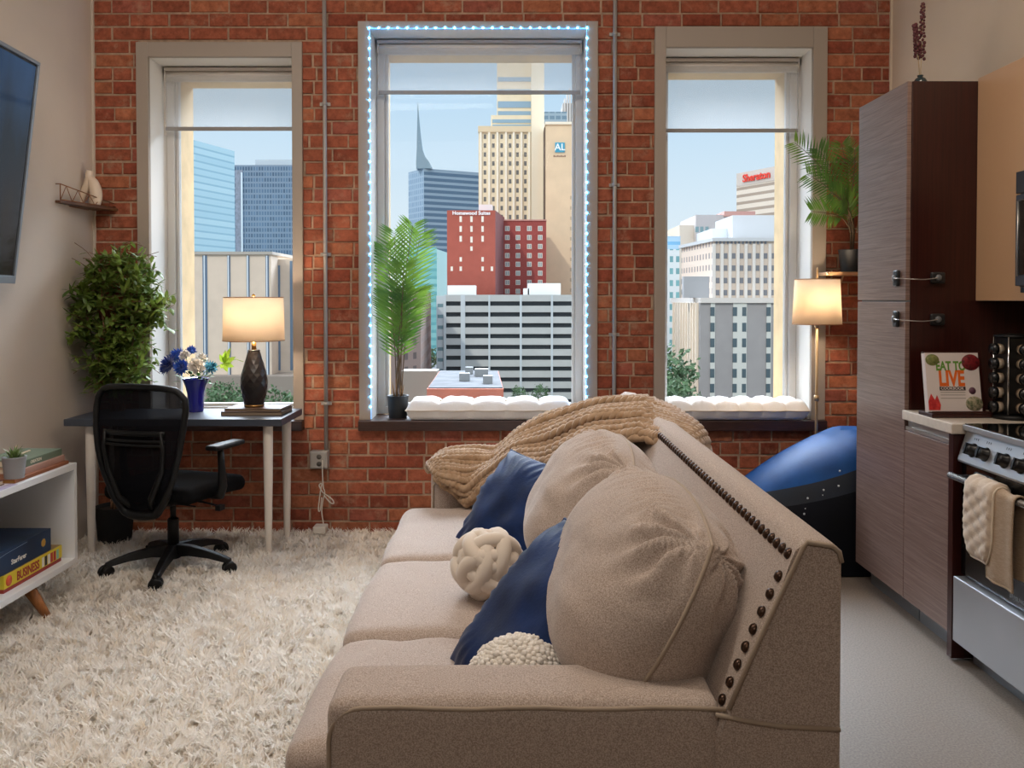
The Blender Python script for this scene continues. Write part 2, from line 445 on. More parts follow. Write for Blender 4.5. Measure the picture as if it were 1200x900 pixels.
for i, (a, b, t, ca, cb, ct) in enumerate(WIN):
    w = bpy.data.objects.new(f'window_{i+1}', None); COL.objects.link(w); w.location = ((a + b) / 2, YB, SILL); w['kind'] = 'structure'; wins.append(w)
    m = MB(); y0, y1 = YB - .018, YB + .012
    m.box(ca, a, y0, y1, SILL, ct).box(b, cb, y0, y1, SILL, ct).box(a, b, y0, y1, t, ct)
    m.build('casing', TRIM, w, bevel=.003)
    m = MB(); y0, y1 = YB + .0125, 5.2
    m.box(a - .012, a, y0, y1, SILL, t + .012).box(b, b + .012, y0, y1, SILL, t + .012).box(a, b, y0, y1, t, t + .012)
    m.build('jamb_lining', LINING, w)
    m = MB(); f = .045
    zl = SILL
    for (g, yy0, yy1) in ((f, GY - .045, GY + .04),):
        m.box(a + .0005, a + g, yy0, yy1, zl, t - .001).box(b - g, b - .0005, yy0, yy1, zl, t - .001).box(a + g, b - g, yy0, yy1, t - g, t - .001).box(a + g, b - g, yy0, yy1, zl, zl + g)
    g2 = f + .018
    m.box(a + f, a + g2, GY - .02, GY + .02, zl + f, t - f).box(b - g2, b - f, GY - .02, GY + .02, zl + f, t - f).box(a + g2, b - g2, GY - .02, GY + .02, t - g2, t - f).box(a + g2, b - g2, GY - .02, GY + .02, zl + f, zl + g2)
    m.build('window_frame', FRAME, w, bevel=.004)
    MB().box(a + g2, b - g2, GY - .003, GY + .003, zl + g2, t - g2).build('pane', GLASS, w)
    MB().box(ca - .0, cb + .0, YB - .055, GY - .05, SILL - .058, SILL).build('sill', LEDGE, w, bevel=.004)
SHD = [(198, 343, 86, 151, 'short translucent roller shade above the desk lamp'), (447, 676, 62, 109, 'wide translucent roller shade framed by blue string lights'), (779, 928, 79, 153, 'translucent roller shade in the window beside the tall wooden cabinet')]
for i, (px0, px1, py0, py1, lab) in enumerate(SHD):
    a, b, t = WIN[i][:3]; Y = 5.075
    x0, x1 = a + .012, b - .012; z1 = t - .008; zb = WZ(py1, Y)
    r = thing('roller_shade', lab, 'window shade', ((a + b) / 2, Y, z1), 'roller shades in the windows')
    MB().box(x0, x1, Y - .03, Y + .03, z1 - .02, z1).box(x0, x0 + .008, Y - .028, Y + .028, z1 - .075, z1).box(x1 - .008, x1, Y - .028, Y + .028, z1 - .075, z1).build('bracket', ROLLM, r, bevel=.002)
    rr = .030
    MB().rings([[(x, Y + rr * math.cos(q * PI / 8), z1 - .047 + rr * math.sin(q * PI / 8)) for q in range(16)] for x in (x0 + .01, x1 - .01)]).build('roller_tube', ROLLM, r)
    MB().box(x0 + .012, x1 - .012, Y - rr - .001, Y - rr, zb, z1 - .047).build('shade_fabric', SHADE_SHEER, r)
    MB().box(x0 + .01, x1 - .01, Y - rr - .008, Y - rr + .005, zb - .022, zb).build('hem_bar', BARM, r, bevel=.002)
    if i != 1:
        xc = x0 + .004 if i == 0 else x1 - .004
        MB().tube([(xc, Y - .034, z1 - .05), (xc, Y - .036, zb - .05)], .0022, 6).tube([(xc + .008, Y - .034, z1 - .05), (xc + .008, Y - .036, zb - .05)], .0022, 6).build('pull_cord', ROLLM, r)
# skirting-like caulk strip where the side walls meet the brick
struct('trim_1', MB().box(XL, XL + .012, YB - .012, YB + .003, 0, ZC), PL)
struct('trim_2', MB().box(XR - .012, XR, YB - .012, YB + .003, 0, ZC), PR)

# ------------------------------------------------------------------ the city outside (true sizes, street 27 m below)
GZ = -27.0
def facade(name, wall, win, pw, ph, fw, fh, rough=.6, win_rough=.15, u0=0., v0=0., wall2=None, spandrel=None, metal=0.0, win2=None):
    """window grid in metres by uv: pw x ph bays, fw x fh glazed share"""
    m = bpy.data.materials.new(name); m.use_nodes = True; N = m.node_tree.nodes; L = m.node_tree.links; b = N['Principled BSDF']
    u = N.new('ShaderNodeUVMap'); s = N.new('ShaderNodeSeparateXYZ'); L.new(u.outputs[0], s.inputs[0])
    def M(op, x, y=None):
        n = N.new('ShaderNodeMath'); n.operation = op
        for k_, q in enumerate((x, y)):
            if q is None: continue
            if isinstance(q, (int, float)): n.inputs[k_].default_value = q
            else: L.new(q, n.inputs[k_])
        return n.outputs[0]
    fu = M('FRACT', M('DIVIDE', M('ADD', s.outputs[0], u0), pw)); fv = M('FRACT', M('DIVIDE', M('ADD', s.outputs[1], v0), ph))
    mu_ = M('MULTIPLY', M('LESS_THAN', M('ABSOLUTE', M('SUBTRACT', fu, .5)), fw / 2), M('LESS_THAN', M('ABSOLUTE', M('SUBTRACT', fv, .5)), fh / 2))
    # roofs carry uv (0,-1000): keep them plain
    mu_ = M('MULTIPLY', mu_, M('GREATER_THAN', s.outputs[1], 0))
    wn_ = N.new('ShaderNodeTexWhiteNoise'); wn_.noise_dimensions = '2D'
    cx = N.new('ShaderNodeCombineXYZ'); L.new(M('FLOOR', M('DIVIDE', M('ADD', s.outputs[0], u0), pw)), cx.inputs[0]); L.new(M('FLOOR', M('DIVIDE', M('ADD', s.outputs[1], v0), ph)), cx.inputs[1])
    L.new(cx.outputs[0], wn_.inputs['Vector'])
    r = N.new('ShaderNodeValToRGB'); L.new(wn_.outputs['Value'], r.inputs[0])
    r.color_ramp.elements[0].color = lin(win); r.color_ramp.elements[1].color = lin(win2 or win)
    mx = N.new('ShaderNodeMix'); mx.data_type = 'RGBA'; L.new(mu_, mx.inputs[0]); mx.inputs[6].default_value = lin(wall); L.new(r.outputs[0], mx.inputs[7])
    L.new(mx.outputs[2], b.inputs['Base Color']); mr = N.new('ShaderNodeMix'); L.new(mu_, mr.inputs[0]); mr.inputs[2].default_value = rough; mr.inputs[3].default_value = win_rough
    L.new(mr.outputs[0], b.inputs['Roughness']); b.inputs['Specular IOR Level'].default_value = .3; b.inputs['Metallic'].default_value = metal
    return m
def fp(*pts):   # plan points from (column, distance)
    return [(WX(p, d), d) for p, d in pts]
def bld(root, name, pts, z0, z1, m, uv=True): return MB().prism(pts, z0, z1).build(name, m, root, uv=uv)

GROUND = mat('city_ground', '55544f', .9, var=.2, vscale=.05)
g = MB().box(-500, 500, 30, 1500, GZ - 1, GZ); o = struct('ground', g, GROUND)
o = struct('road', MB().prism([(-26, 60), (-14, 60), (-36, 700), (-48, 700)], GZ, GZ + .1), mat('asphalt', '484a4e', .9, var=.1, vscale=.2))
o['kind'] = 'structure'

# tan hotel with the blue square sign
def front_box(root, name, px0, px1, pyt, pyb, d, depth, m, uv=False, proud=0):
    return MB().box(WX(px0, d), WX(px1, d), d - proud, d + depth, WZ(pyb, d) if pyb is not None else GZ, WZ(pyt, d)).build(name, m, root, uv=uv)
def win_grid(root, cols, rows, d, wpx, hpx, m, name='window', proud=.05, frame=None):
    base = None; n = 0
    for cx in cols:
        for ry in rows:
            if n >= 100: return
            x, z = WX(cx, d), WZ(ry, d); w, h = wpx * d / 1000, hpx * d / 1000
            if base is None:
                mb = MB().box(-w / 2, w / 2, -proud, .3, -h / 2, h / 2)
                if frame is not None:
                    fr_ = .12 * w; mb = MB().box(-w / 2, w / 2, -proud, .3, -h / 2, h / 2, 1).box(-w / 2 + fr_, -fr_ / 2, -proud - .03, 0, -h / 2 + fr_, h / 2 - fr_, 0).box(fr_ / 2, w / 2 - fr_, -proud - .03, 0, -h / 2 + fr_, h / 2 - fr_, 0)
                base = mb.build(name, [m] + ([frame] if frame is not None else []), root, loc=(0, 0, 0)); o = base
            else:
                o = base.copy(); COL.objects.link(o); o.parent = root
            lx, ly, lz = wloc(root); o.location = (x - lx, d - ly, z - lz); n += 1

CREAM = mat('cream_stone', 'e6d6b8', .85, var=.05, vscale=.2)
DKW = mat('dark_windows', '59697a', .25)
BW = mat('blue_band_window', '8fa9bb', .25)
# --- first window
t = thing('glass_tower', 'pale blue glass tower with sloping top beyond the first window', 'building', (WX(250, 450), 460, GZ))
bld(t, 'wall', fp((205, 425), (276, 473), (262, 540), (200, 520)), GZ, WZ(165, 440), facade('pale_curtain_wall', '8fb2c2', 'a3c3d0', 40, 3.6, 1, .74, .25, .15, win2='b0ccd6'))
t = thing('office_tower', 'dark blue gridded office tower behind the pale stone block', 'building', (WX(320, 600), 620, GZ))
bld(t, 'wall', fp((276, 600), (395, 600), (385, 660), (276, 660)), GZ, WZ(194, 600), facade('blue_grid', '7d8c9c', '4c5f74', 1.9, 3.9, .66, .66, .4, .2, win2='667d95'))
front_box(t, 'shaft_panel', 277, 285.5, 200, None, 600, 1, mat('shaft_panel', '8a8f9c', .7, var=.2, vscale=.6), proud=.6)
front_box(t, 'shaft_fin', 284, 285.6, 203, None, 600, 1, mat('white_fin', 'd8e4ec', .7), proud=1.4)
MB().prism(fp((300, 606), (395, 606), (390, 655), (300, 655)), WZ(194, 600), WZ(186, 600)).build('roof', mat('white_roof', 'b9c0c4', .7), t)
t = thing('stone_block', 'pale stone low block with dark vertical slits behind the desk lamp', 'building', (WX(290, 200), 220, GZ))
PSTONE = mat('pale_panel_stone', 'ddcbb8', .85, var=.06, vscale=.3)
front_box(t, 'wall', 228, 318, 298, None, 200, 40, PSTONE)
front_box(t, 'side_wing', 318, 372, 304, None, 206, 30, PSTONE)
SLIT = mat('slit_glass', '6d8299', .3); FIN = mat('pale_fin', 'dfe8ee', .6)
for px, w in ((240.5, 2.6), (268.5, 1.6), (291, 1.6), (313.5, 1.8)):
    o = front_box(t, 'window_slit', px - w, px + w, 299.5, 452, 200, 1, SLIT, proud=.15)
    front_box(o, 'fin', px - .55, px + .55, 299.5, 452, 200, 1, FIN, proud=.5)
front_box(t, 'window_slit', 319.5, 328.5, 311, 434, 206, 1, SLIT, proud=.15)
front_box(t, 'window_slit', 340, 343, 306, 434, 206, 1, SLIT, proud=.15)
front_box(t, 'parapet', 226, 320, 295, 298.5, 200, 41, mat('parapet_stone', 'b0a99f', .8), proud=.5)
front_box(t, 'podium', 226, 372, 441, None, 196, 20, mat('podium', '968b80', .8), proud=.3)
front_box(t, 'wall', 150, 229, 340, None, 205, 30, PSTONE)

# --- middle window
t = thing('spire_tower', 'blue glass skyscraper with a tapering curved spire', 'building', (WX(520, 650), 670, GZ))
bld(t, 'wall', fp((497, 640), (563, 662), (563, 700), (497, 700)), GZ, WZ(198, 640), facade('blue_bands', '8c9dac', '566c82', 50, 4.4, 1, .55, .35, .2, win2='566c82'))
bld(t, 'side_wall', fp((479, 660), (497, 640), (497, 700), (479, 700)), GZ, WZ(198, 640), facade('grey_glass', '9db0c0', '8299b0', 3, 4.4, .6, .7, .35, .2, win2='93a8bb'))
m = MB(); d = 640
sec = [(198, 488, 507), (190, 488, 503), (184, 488.3, 498.5), (175, 488.8, 495.5), (160, 489, 493.6), (145, 489.4, 492.2), (130, 489.8, 491), (121, 490.2, 490.6)]
m.rings([[(WX(a, d), d, WZ(y, d)), (WX(b, d), d, WZ(y, d)), (WX(b, d), d + max(1.2, (b - a) * .8), WZ(y, d)), (WX(a, d), d + max(1.2, (b - a) * .8), WZ(y, d))] for y, a, b in sec], smooth=False)
m.build('spire', mat('spire_glass', '7f939f', .3), t)

t = thing('stepped_tower', 'cream stepped stone tower with rows of small windows', 'building', (WX(600, 330), 345, GZ))
d = 330
front_box(t, 'wall', 561, 637, 150, None, d, 35, CREAM)
front_box(t, 'tower_slab', 622.5, 637.5, 58, None, d - 1.5, 30, mat('slab_stone', 'ece0c8', .85))
front_box(t, 'parapet', 560.5, 623, 149, 156, d, 35, mat('parapet_cream', 'ddc9a8', .85), proud=.8)
front_box(t, 'setback', 575.6, 623, 136, 151, d + 2, 28, CREAM)
front_box(t, 'setback', 582.5, 623, 62, 137, d + 3, 26, CREAM)
for y0, y1 in ((120, 127.5), (131.5, 136), (106, 112), (141, 145), (92, 97), (147, 149)):
    front_box(t, 'window_band', 583.5 if y0 < 137 else 577, 622, y0, y1, d + 3 if y0 < 137 else d + 2, 1, BW, proud=.2)
win_grid(t, (568.4, 578.2, 588, 597.8, 606.4, 615.6), [161 + 10.4 * i for i in range(16)], d, 3.0, 5.2, mat('tower_windows', '6c6a66', .3))
pil = MB()
for px in (563.5, 573.3, 583, 593, 602, 611, 620):
    pil.box(WX(px - 1.2, d), WX(px + 1.2, d), d - .7, d, GZ, WZ(156, d))
pil.build('pilasters', mat('pilaster_stone', 'f2e9d6', .85), t)

t = thing('glass_slab', 'narrow blue-grey glass building peeping over the tan hotel', 'building', (WX(648, 420), 430, GZ))
front_box(t, 'wall', 636, 664, 132, None, 420, 30, facade('bluegrey_glass', '8da0ae', '6d8496', 3, 3, .8, .6), uv=True)
t = thing('ribbed_tower', 'grey ribbed tower with a stepped crown at the edge of the middle window', 'building', (WX(672, 480), 490, GZ))
front_box(t, 'wall', 659, 720, 122, None, 480, 30, mat('ribbed_grey', 'b7b0ab', .7))
for px, y in ((661.5, 117), (664.5, 112), (667.5, 105), (671, 98), (675, 92)):
    front_box(t, 'rib', px - .8, px + .8, y, 150, 480, 3, mat('rib_stone', 'cfc8c2', .7), proud=1)

t = thing('tan_hotel', 'tan stone hotel tower with a small blue square sign', 'building', (WX(665, 300), 320, GZ)); d = 312
TAN = mat('tan_tower_stone', 'e3c8a6', .85, var=.05, vscale=.2)
front_box(t, 'wall', 639.5, 720, 146, None, d, 28, TAN)
front_box(t, 'edge_joint', 637.6, 639.6, 150, None, d + 3, 10, mat('edge_joint', '6f6155', .8))
front_box(t, 'cornice', 638.5, 720, 144, 147, d, 28, mat('cornice_stone', 'efe2cc', .8), proud=.6)
sg = front_box(t, 'sign', 650.3, 661.5, 168, 179.3, d, .6, mat('sign_teal', '3f9dbb', .5), proud=.4)
SW = mat('sign_white', 'f2f6f6', .6)
text_mesh('AL', 3.4, SW, t, Matrix.Translation((WX(656, d), d - .5, WZ(173.7, d))) @ Matrix.Rotation(PI / 2, 4, 'X'), 'sign_lettering', .05, bold=.05)
m = MB()
for k_ in range(7): m.box(WX(648.5 + k_ * 2.1, d), WX(650 + k_ * 2.1, d), d - .1, d, WZ(184.6, d), WZ(182.6 + (k_ % 2) * .6, d))
m.build('sign_strokes', mat('sign_brown', '8d6a58', .7), t)
win_grid(t, (669, 675), [232 + 12 * i for i in range(10)], d, 2.4, 4, mat('dim_tan_window', 'bfa78b', .5))

t = thing('brick_hotel', 'red brick hotel with white rooftop lettering behind the parking garage', 'building', (WX(580, 262), 275, GZ)); d = 262
RB = mat('hotel_brick', 'a8584a', .9, var=.08, vscale=.4)
RB2 = mat('hotel_brick_wing', '9d4a44', .9, var=.08, vscale=.4)
RB3 = mat('hotel_brick_shaded', '7d4a4a', .9, var=.08, vscale=.4)  # same brick darkened: side turned from the sun has its shade painted in
front_box(t, 'wall', 524, 580.5, 246.8, None, d, 24, RB)
MB().prism(fp((580.5, d), (591.2, d + 22), (570, d + 24), (560, d + 2)), GZ, WZ(246.8, d) - .02).build('side_wall', RB3, t)
front_box(t, 'wing', 590, 640, 258.5, None, d + 20, 26, RB2)
front_box(t, 'rooftop_plant', 561, 577, 240, 246.9, d + 14, 8, mat('plant_white', 'e4e6e6', .7))
front_box(t, 'parapet', 590, 640.5, 257.6, 259, d + 20, 26, mat('wing_parapet', 'c78f84', .8), proud=.3)
text_mesh('Homewood Suites', 1.55, mat('hotel_letters', 'f4ecec', .6), t, Matrix.Translation((WX(552.5, d), d - .25, WZ(250.2, d))) @ Matrix.Rotation(PI / 2, 4, 'X'), 'hotel_lettering', .1, bold=.05)
WH = mat('white_window', 'e6dccf', .5); GL = mat('wing_glass', '97a09e', .35)
for cx, ys in ((540, (257, 268.5, 280, 304, 315)), (552.6, (257, 268.5, 281, 291.5)), (565.6, (257, 268.5, 280, 304, 315)), (529.5, (315,)), (576.5, (315,))):
    for y in ys:
        front_box(t, 'window', cx - 1.4, cx + 1.4, y - 3.4 if y < 290 else y - 2.6, y + 3.4 if y < 290 else y + 2.6, d, .4, WH, proud=.1)
win_grid(t, (594.5, 607, 620.3, 633), [268, 278.5, 289, 299.6, 309.8, 320.2, 331, 341.5], d + 20, 5.4, 5.8, GL, frame=WH)

t = thing('teal_building', 'turquoise glass building between the palm and the brick hotel', 'building', (WX(510, 400), 410, GZ))
bld(t, 'wall', fp((478, 400), (512, 400), (512, 440), (478, 440)), GZ, WZ(290, 400), facade('teal_a', '5f9fab', '84bcc4', 60, 3.6, 1, .6, .3, .2, win2='6aa9b4'))
bld(t, 'side_wall', fp((512, 400), (524, 430), (524, 450), (512, 445)), GZ, WZ(292, 400), mat('teal_pale', '93c2c6', .3))
t = thing('brown_building', 'narrow brown brick building beside the street behind the potted palm', 'building', (WX(480, 215), 230, GZ))
bld(t, 'wall', fp((440, 190), (493, 205), (505, 262), (450, 262)), GZ, WZ(341, 205), facade('brown_brick', '9c857c', '6f625f', 3.4, 3.2, .4, .5, .8, .3))

t = thing('parking_garage', 'pale grey open parking garage with dark horizontal bays', 'building', (WX(590, 235), 255, GZ)); d = 235
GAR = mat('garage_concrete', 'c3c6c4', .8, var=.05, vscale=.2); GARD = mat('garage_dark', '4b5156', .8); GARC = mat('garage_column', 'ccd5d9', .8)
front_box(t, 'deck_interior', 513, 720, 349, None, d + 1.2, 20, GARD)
rows = [355.8 + 12.75 * i for i in range(10)]
tops = [345.5] + [r + 2.6 for r in rows[:-1]]; bots = [r - 2.6 for r in rows]
for i, (a, b) in enumerate(zip(tops, bots)):
    front_box(t, 'parapet_band', 520.5, 720, a, b, d, 21 if i == 0 else 1.3, GAR)
front_box(t, 'base_wall', 520.5, 720, rows[-1] + 2.6, None, d, 1.3, GAR)
for px, w in ((521.5, 1.2), (542.5, 2.6), (573.4, 1.0), (610.3, 1.2), (646.8, 1.2), (684, 1.2), (718, 1.2)):
    front_box(t, 'column', px - w, px + w, 346, None, d + .3, 1.4, GARC, proud=.4)
front_box(t, 'stair_tower', 511.5, 521, 346.5, None, d + .6, 20, GARC)
win_grid(t, (516,), [358 + 12.75 * i for i in range(7)], d + .6, 6.5, 4, mat('stair_glass', '74949c', .3), 'stair_window')
for a, b, y in ((524.5, 557, 334.5), (618.5, 657, 332), (613.5, 620, 338)):
    front_box(t, 'rooftop_plant', a, b, y, 346, d + 10, 8, mat('plant_white', 'e4e6e6', .7))

t = thing('low_red_building', 'low red-walled building with a flat grey roof below the garage', 'building', (WX(550, 120), 128, GZ)); d = 120
MB().prism([(WX(500, d), d), (WX(590, d), d), (WX(584, 150), 150), (WX(515, 150), 150)], GZ, WZ(456, d)).build('wall', mat('low_red', 'c0715c', .9, var=.1, vscale=.4), t)
MB().prism([(WX(501, d), d + .6), (WX(589, d), d + .6), (WX(583, 149.5), 149.4), (WX(516, 149.5), 149.4)], WZ(456, d), WZ(456, d) + .15).build('roof', mat('roof_grey', '54565a', .9, var=.3, vscale=.3), t)
for px, dd, w in ((538, 130, 1.6), (556, 138, 2.2), (566, 126, 1.4), (545, 142, 1.3)):
    MB().box(WX(px, dd), WX(px, dd) + w, dd, dd + w, WZ(456, d) + .15, WZ(456, d) + 1.3).build('vent_box', mat('vent_grey', '8f9294', .7), t)
t = thing('concrete_ramp_wall', 'pale concrete retaining wall beside the street below the palm', 'wall', (WX(490, 150), 150, GZ))
front_box(t, 'wall', 470, 512, 435, None, 160, 5, mat('ramp_concrete', '8f8a80', .9))

# --- third window
t = thing('sign_hotel', 'tall white hotel tower with a red rooftop name sign', 'building', (WX(890, 420), 440, GZ))
zt = WZ(204, 430)
bld(t, 'wall', fp((862.5, 430), (940, 391), (955, 430), (880, 470)), GZ, zt - 6.6, facade('hotel_bands', 'dfd3c6', 'a8988a', 60, 3.6, 1, .4, .7, .5, win2='a8988a'))
bld(t, 'sign_band', fp((862.3, 429.8), (940, 390.6), (955, 430), (880, 470)), zt - 6.6, zt, mat('sign_band', 'c9bfb8', .8), uv=False)
p0 = Vector((WX(862.5, 430), 430, 0)); p1 = Vector((WX(940, 391), 391, 0)); dr = (p1 - p0).normalized(); nr = Vector((-dr.y, dr.x, 0))
if nr.y > 0: nr = -nr
Msg = Matrix(((dr.x, 0, nr.x, 0), (dr.y, 0, nr.y, 0), (0, 1, 0, 0), (0, 0, 0, 1)))
ctr = p0 + dr * ((WX(886.5, 417) - p0.x) / dr.x); ctr.z = zt - 3.4
text_mesh('Sheraton', 5.2, mat('sign_red', 'e0402e', .5), t, Matrix.Translation(ctr + nr * .6) @ Msg, 'sign_lettering', .2, bold=.12)

t = thing('cornice_office', 'beige office building with a deep white cornice and square windows', 'building', (WX(860, 225), 245, GZ))
LB = mat('office_beige', 'cfbfb0', .85, var=.04, vscale=.2); WHT = mat('white_stone', 'c6c8ca', .8); PIL = mat('white_pilaster', 'd9d3cc', .8)
d = 222
ptsU = fp((833, d), (945, d), (945, d + 40), (798, 248)); ptsU = [(WX(836, d), d), (WX(945, d), d), (WX(930, d + 50), d + 50), (WX(800, 250), 252)]
bld(t, 'upper_wall', ptsU, WZ(355, d), WZ(283, d), facade('office_side', 'e4d2c2', '857f83', 2.6, 3.1, .36, .48, .8, .3, v0=-99.1 + .2), uv=True)
front_box(t, 'front_wall', 836, 944, 283, 355, d, .4, LB, proud=.15)
MB().prism([(WX(834, d), d - .8), (WX(946, d), d - .8), (WX(932, d + 50), d + 51), (WX(797, 250), 252.5)], WZ(283, d), WZ(279, d)).build('cornice', WHT, t)
DW = mat('office_window', '77797f', .3)
cols_ = (840.8, 850, 859.4, 868.7, 878, 887.4, 896.7, 906, 915.4, 924.7)
win_grid(t, cols_, (300, 314.3, 328.8, 343), d - .15, 4.4, 6.4, DW)
pm = MB()
for cx in [845.4 + 9.32 * i for i in range(-1, 10)]: pm.box(WX(cx - 1.8, d), WX(cx + 1.8, d), d - .55, d, WZ(355, d), WZ(286, d))
pm.build('pilasters', PIL, t)
for i in range(14): front_box(t, 'dentil', 838 + i * 4.4, 840.2 + i * 4.4, 283, 286, d, .3, mat('dentil_dark', '6f7580', .7), proud=.4)
# lower stage
d2 = 214
MB().prism([(WX(821, d2), d2), (WX(950, d2), d2), (WX(945, d2 + 40), d2 + 50), (WX(786, 250), 250)], WZ(355, d2), WZ(349, d2)).build('ledge', PIL, t)
MB().prism([(WX(821, d2), d2 + .6), (WX(948, d2), d2 + .6), (WX(943, d2 + 40), d2 + 48), (WX(788, 250), 249)], GZ, WZ(355, d2)).build('lower_wall', mat('office_grey', 'a19d9c', .8, var=.05, vscale=.3), t)
for a, b in ((832.5, 837.8), (859, 875), (898.3, 903.5), (909, 913)):
    front_box(t, 'pier_strip', a, b, 355, None, d2 + .6, .4, mat('pier_strip', 'd2d3cc', .8), proud=.25)
win_grid(t, (835.1, 861.4, 872.2, 900.8), (365.2, 383.5, 401.8, 419.6, 437.6, 455.2), d2 + .35, 4.8, 10.4, mat('office_window_low', '4f6068', .25))
P0 = Vector((WX(821, d2), d2 + .6, 0)); P1 = Vector((WX(788, 250), 249, 0)); dv = (P1 - P0); L_ = dv.length; dv.normalize(); nv = Vector((dv.y, -dv.x, 0))
if nv.x > 0: nv = -nv
for i, f_ in enumerate([.06, .16, .24, .33, .42, .52, .62, .72, .82, .92]):
    c0 = P0 + dv * L_ * f_; w_ = .9
    a = c0 + dv * -w_ / 2; b = c0 + dv * w_ / 2
    MB().prism([(a.x, a.y), (b.x, b.y), (b.x + nv.x * .7, b.y + nv.y * .7), (a.x + nv.x * .7, a.y + nv.y * .7)], GZ + 3, WZ(355, d2)).build('fin', mat('fin_cream', 'f0dfca', .8), t)
for f_ in (.29, .67, .77):
    c0 = P0 + dv * L_ * f_; a = c0 - dv * 1.4; b = c0 + dv * 1.4
    MB().prism([(a.x, a.y), (b.x, b.y), (b.x + nv.x * .2, b.y + nv.y * .2), (a.x + nv.x * .2, a.y + nv.y * .2)], GZ + 6, WZ(356, d2)).build('window_strip', mat('strip_glass', '8496ad', .3), t)
front_box(t, 'screen_panel', 801, 831, 324, 349, d2 + 6, 2, mat('screen_grey', 'a9aaad', .8))
front_box(t, 'penthouse', 858, 930, 252.5, 283, d + 14, 20, WHT)
front_box(t, 'penthouse', 834, 866, 268, 283, d + 20, 20, mat('penthouse_blue_white', 'dbe2ea', .8))  # set-back block in a paler blue-white

t = thing('grey_block', 'grey block with a reddish roof edge above the cornice office', 'building', (WX(845, 330), 345, GZ)); d = 330
front_box(t, 'wall', 815, 885, 252, None, d, 30, mat('grey_block', 'bcb7b8', .8))
front_box(t, 'roof_edge', 848, 884, 248, 254, d - .5, 30, mat('reddish_edge', 'c99a92', .8), proud=.5)
win_grid(t, (816.5, 822, 828), (269,), d, 4, 6.5, mat('greenish_window', '7e9a9f', .3))
front_box(t, 'lower_block', 796, 816, 264, None, d + 4, 30, mat('grey_block_beige', 'd3c8bb', .8))
front_box(t, 'vent_row', 834, 843, 269, 271, d, .3, mat('grey_dark', '7e8490', .8), proud=.2)
t = thing('teal_tower', 'narrow turquoise and white tower at the edge of the third window', 'building', (WX(785, 300), 310, GZ))
front_box(t, 'wall', 768, 796, 292, None, 300, 20, facade('teal_white', 'd8e0e2', '6d9aa0', 2.2, 4.2, .55, .5, .6, .2, win2='7fb6bb'), uv=True)
front_box(t, 'roof_block', 774, 797, 277, 292, 306, 12, facade('blue_roof', 'a8c6dc', '79aed2', 60, 3, 1, .4), uv=True)

# trees down in the streets
LEAFT = mat('tree_leaves', '4f6b45', .8, var=.45, vscale=.5)
BARK = mat('bark', '5b4a3c', .9)
def tree(x, y, h, r, lab, grp, seed):
    rd = random.Random(seed)
    t = thing('street_tree', lab, 'tree', (x, y, GZ), grp)
    MB().tube([(x, y, GZ), (x + .1, y, GZ + h * .35), (x, y, GZ + h * .7)], [h * .03, h * .022, h * .01], 6).build('trunk', BARK, t)
    m = MB()
    for i in range(170):
        v = Vector((rd.gauss(0, 1), rd.gauss(0, 1), rd.gauss(0, 1))).normalized() * rd.uniform(.45, 1)
        c = Vector((x + v.x * r, y + v.y * r, GZ + h * .62 + v.z * h * .38)); s_ = r * rd.uniform(.13, .26)
        for q in range(5):
            d_ = Vector((rd.gauss(0, 1), rd.gauss(0, 1), rd.gauss(0, 1))).normalized(); e_ = d_.orthogonal().normalized(); c2 = c + Vector((rd.gauss(0, 1), rd.gauss(0, 1), rd.gauss(0, 1))) * s_ * .5
            m.add([c2 - d_ * s_ * .5, c2 + e_ * s_ * .3, c2 + d_ * s_ * .5, c2 - e_ * s_ * .3], [(0, 1, 2, 3)])
    m.build('crown', LEAFT, t)
TG = 'street trees below the windows'
for i, (px, d, top, r, lab) in enumerate([(262, 172, 441, 3.4, 'taller dark green tree beside the blue vase beyond the window'), (250, 130, 456, 2.8, 'low green tree beyond the first window, nearest its stone jamb'), (284, 143, 452, 3.0, 'green tree right behind the desk lamp base beyond the window'),
                             (323, 130, 452, 2.8, 'bushy light green tree at the foot of the stone block, right of the lamp base'), (342, 150, 456, 3.0, 'green treetop against the casing of the desk window'), (304, 158, 456, 2.6, 'green treetop between the lamp base and the bushy light green tree'),
                             (507, 172, 436, 3.6, 'street tree beside the concrete wall below the potted palm'), (494, 300, 402, 6, 'distant street tree in front of the brown brick building'),
                             (608, 205, 451, 2.3, 'small tree at the foot of the garage, next to the red-walled building'), (634, 205, 449, 2.3, 'small tree at the foot of the garage, farthest from the red-walled building'),
                             (782, 190, 405, 7, 'tall dark tree against the casing of the window by the floor lamp'), (790, 170, 440, 5, 'lower green tree at the corner of the cornice office')]):
    z = WZ(top, d); tree(WX(px, d), d, z - GZ, r, lab, TG, i)
def car(px, d, colr, lab):
    x = WX(px, d); t = thing('parked_car', lab, 'car', (x, d, GZ + .1), 'cars on the street below')
    MB().box(x - .9, x + .9, d - 2.2, d + 2.2, GZ + .4, GZ + .95).build('body', mat('car_' + colr, colr, .3), t, bevel=.15)
    MB().box(x - .75, x + .75, d - 1.2, d + 1.1, GZ + .95, GZ + 1.5).build('cabin', mat('car_glass', '2b333b', .2), t, bevel=.2)
    m = MB()
    for sx in (-.9, .9):
        for sy in (-1.4, 1.4): m = MB().rings([[(x + sx + dx, d + sy + .32 * math.cos(q * PI / 6), GZ + .42 + .32 * math.sin(q * PI / 6)) for q in range(12)] for dx in (-.1, .1)]); m.build('wheel', mat('tyre', '1e1e20', .8), t)
car(500, 205, 'e8e8ea', 'white car on the street below the potted palm'); car(506, 228, '9c3a34', 'red car on the street near the garage stair tower'); car(497, 245, '30363d', 'dark car on the street behind the white one')
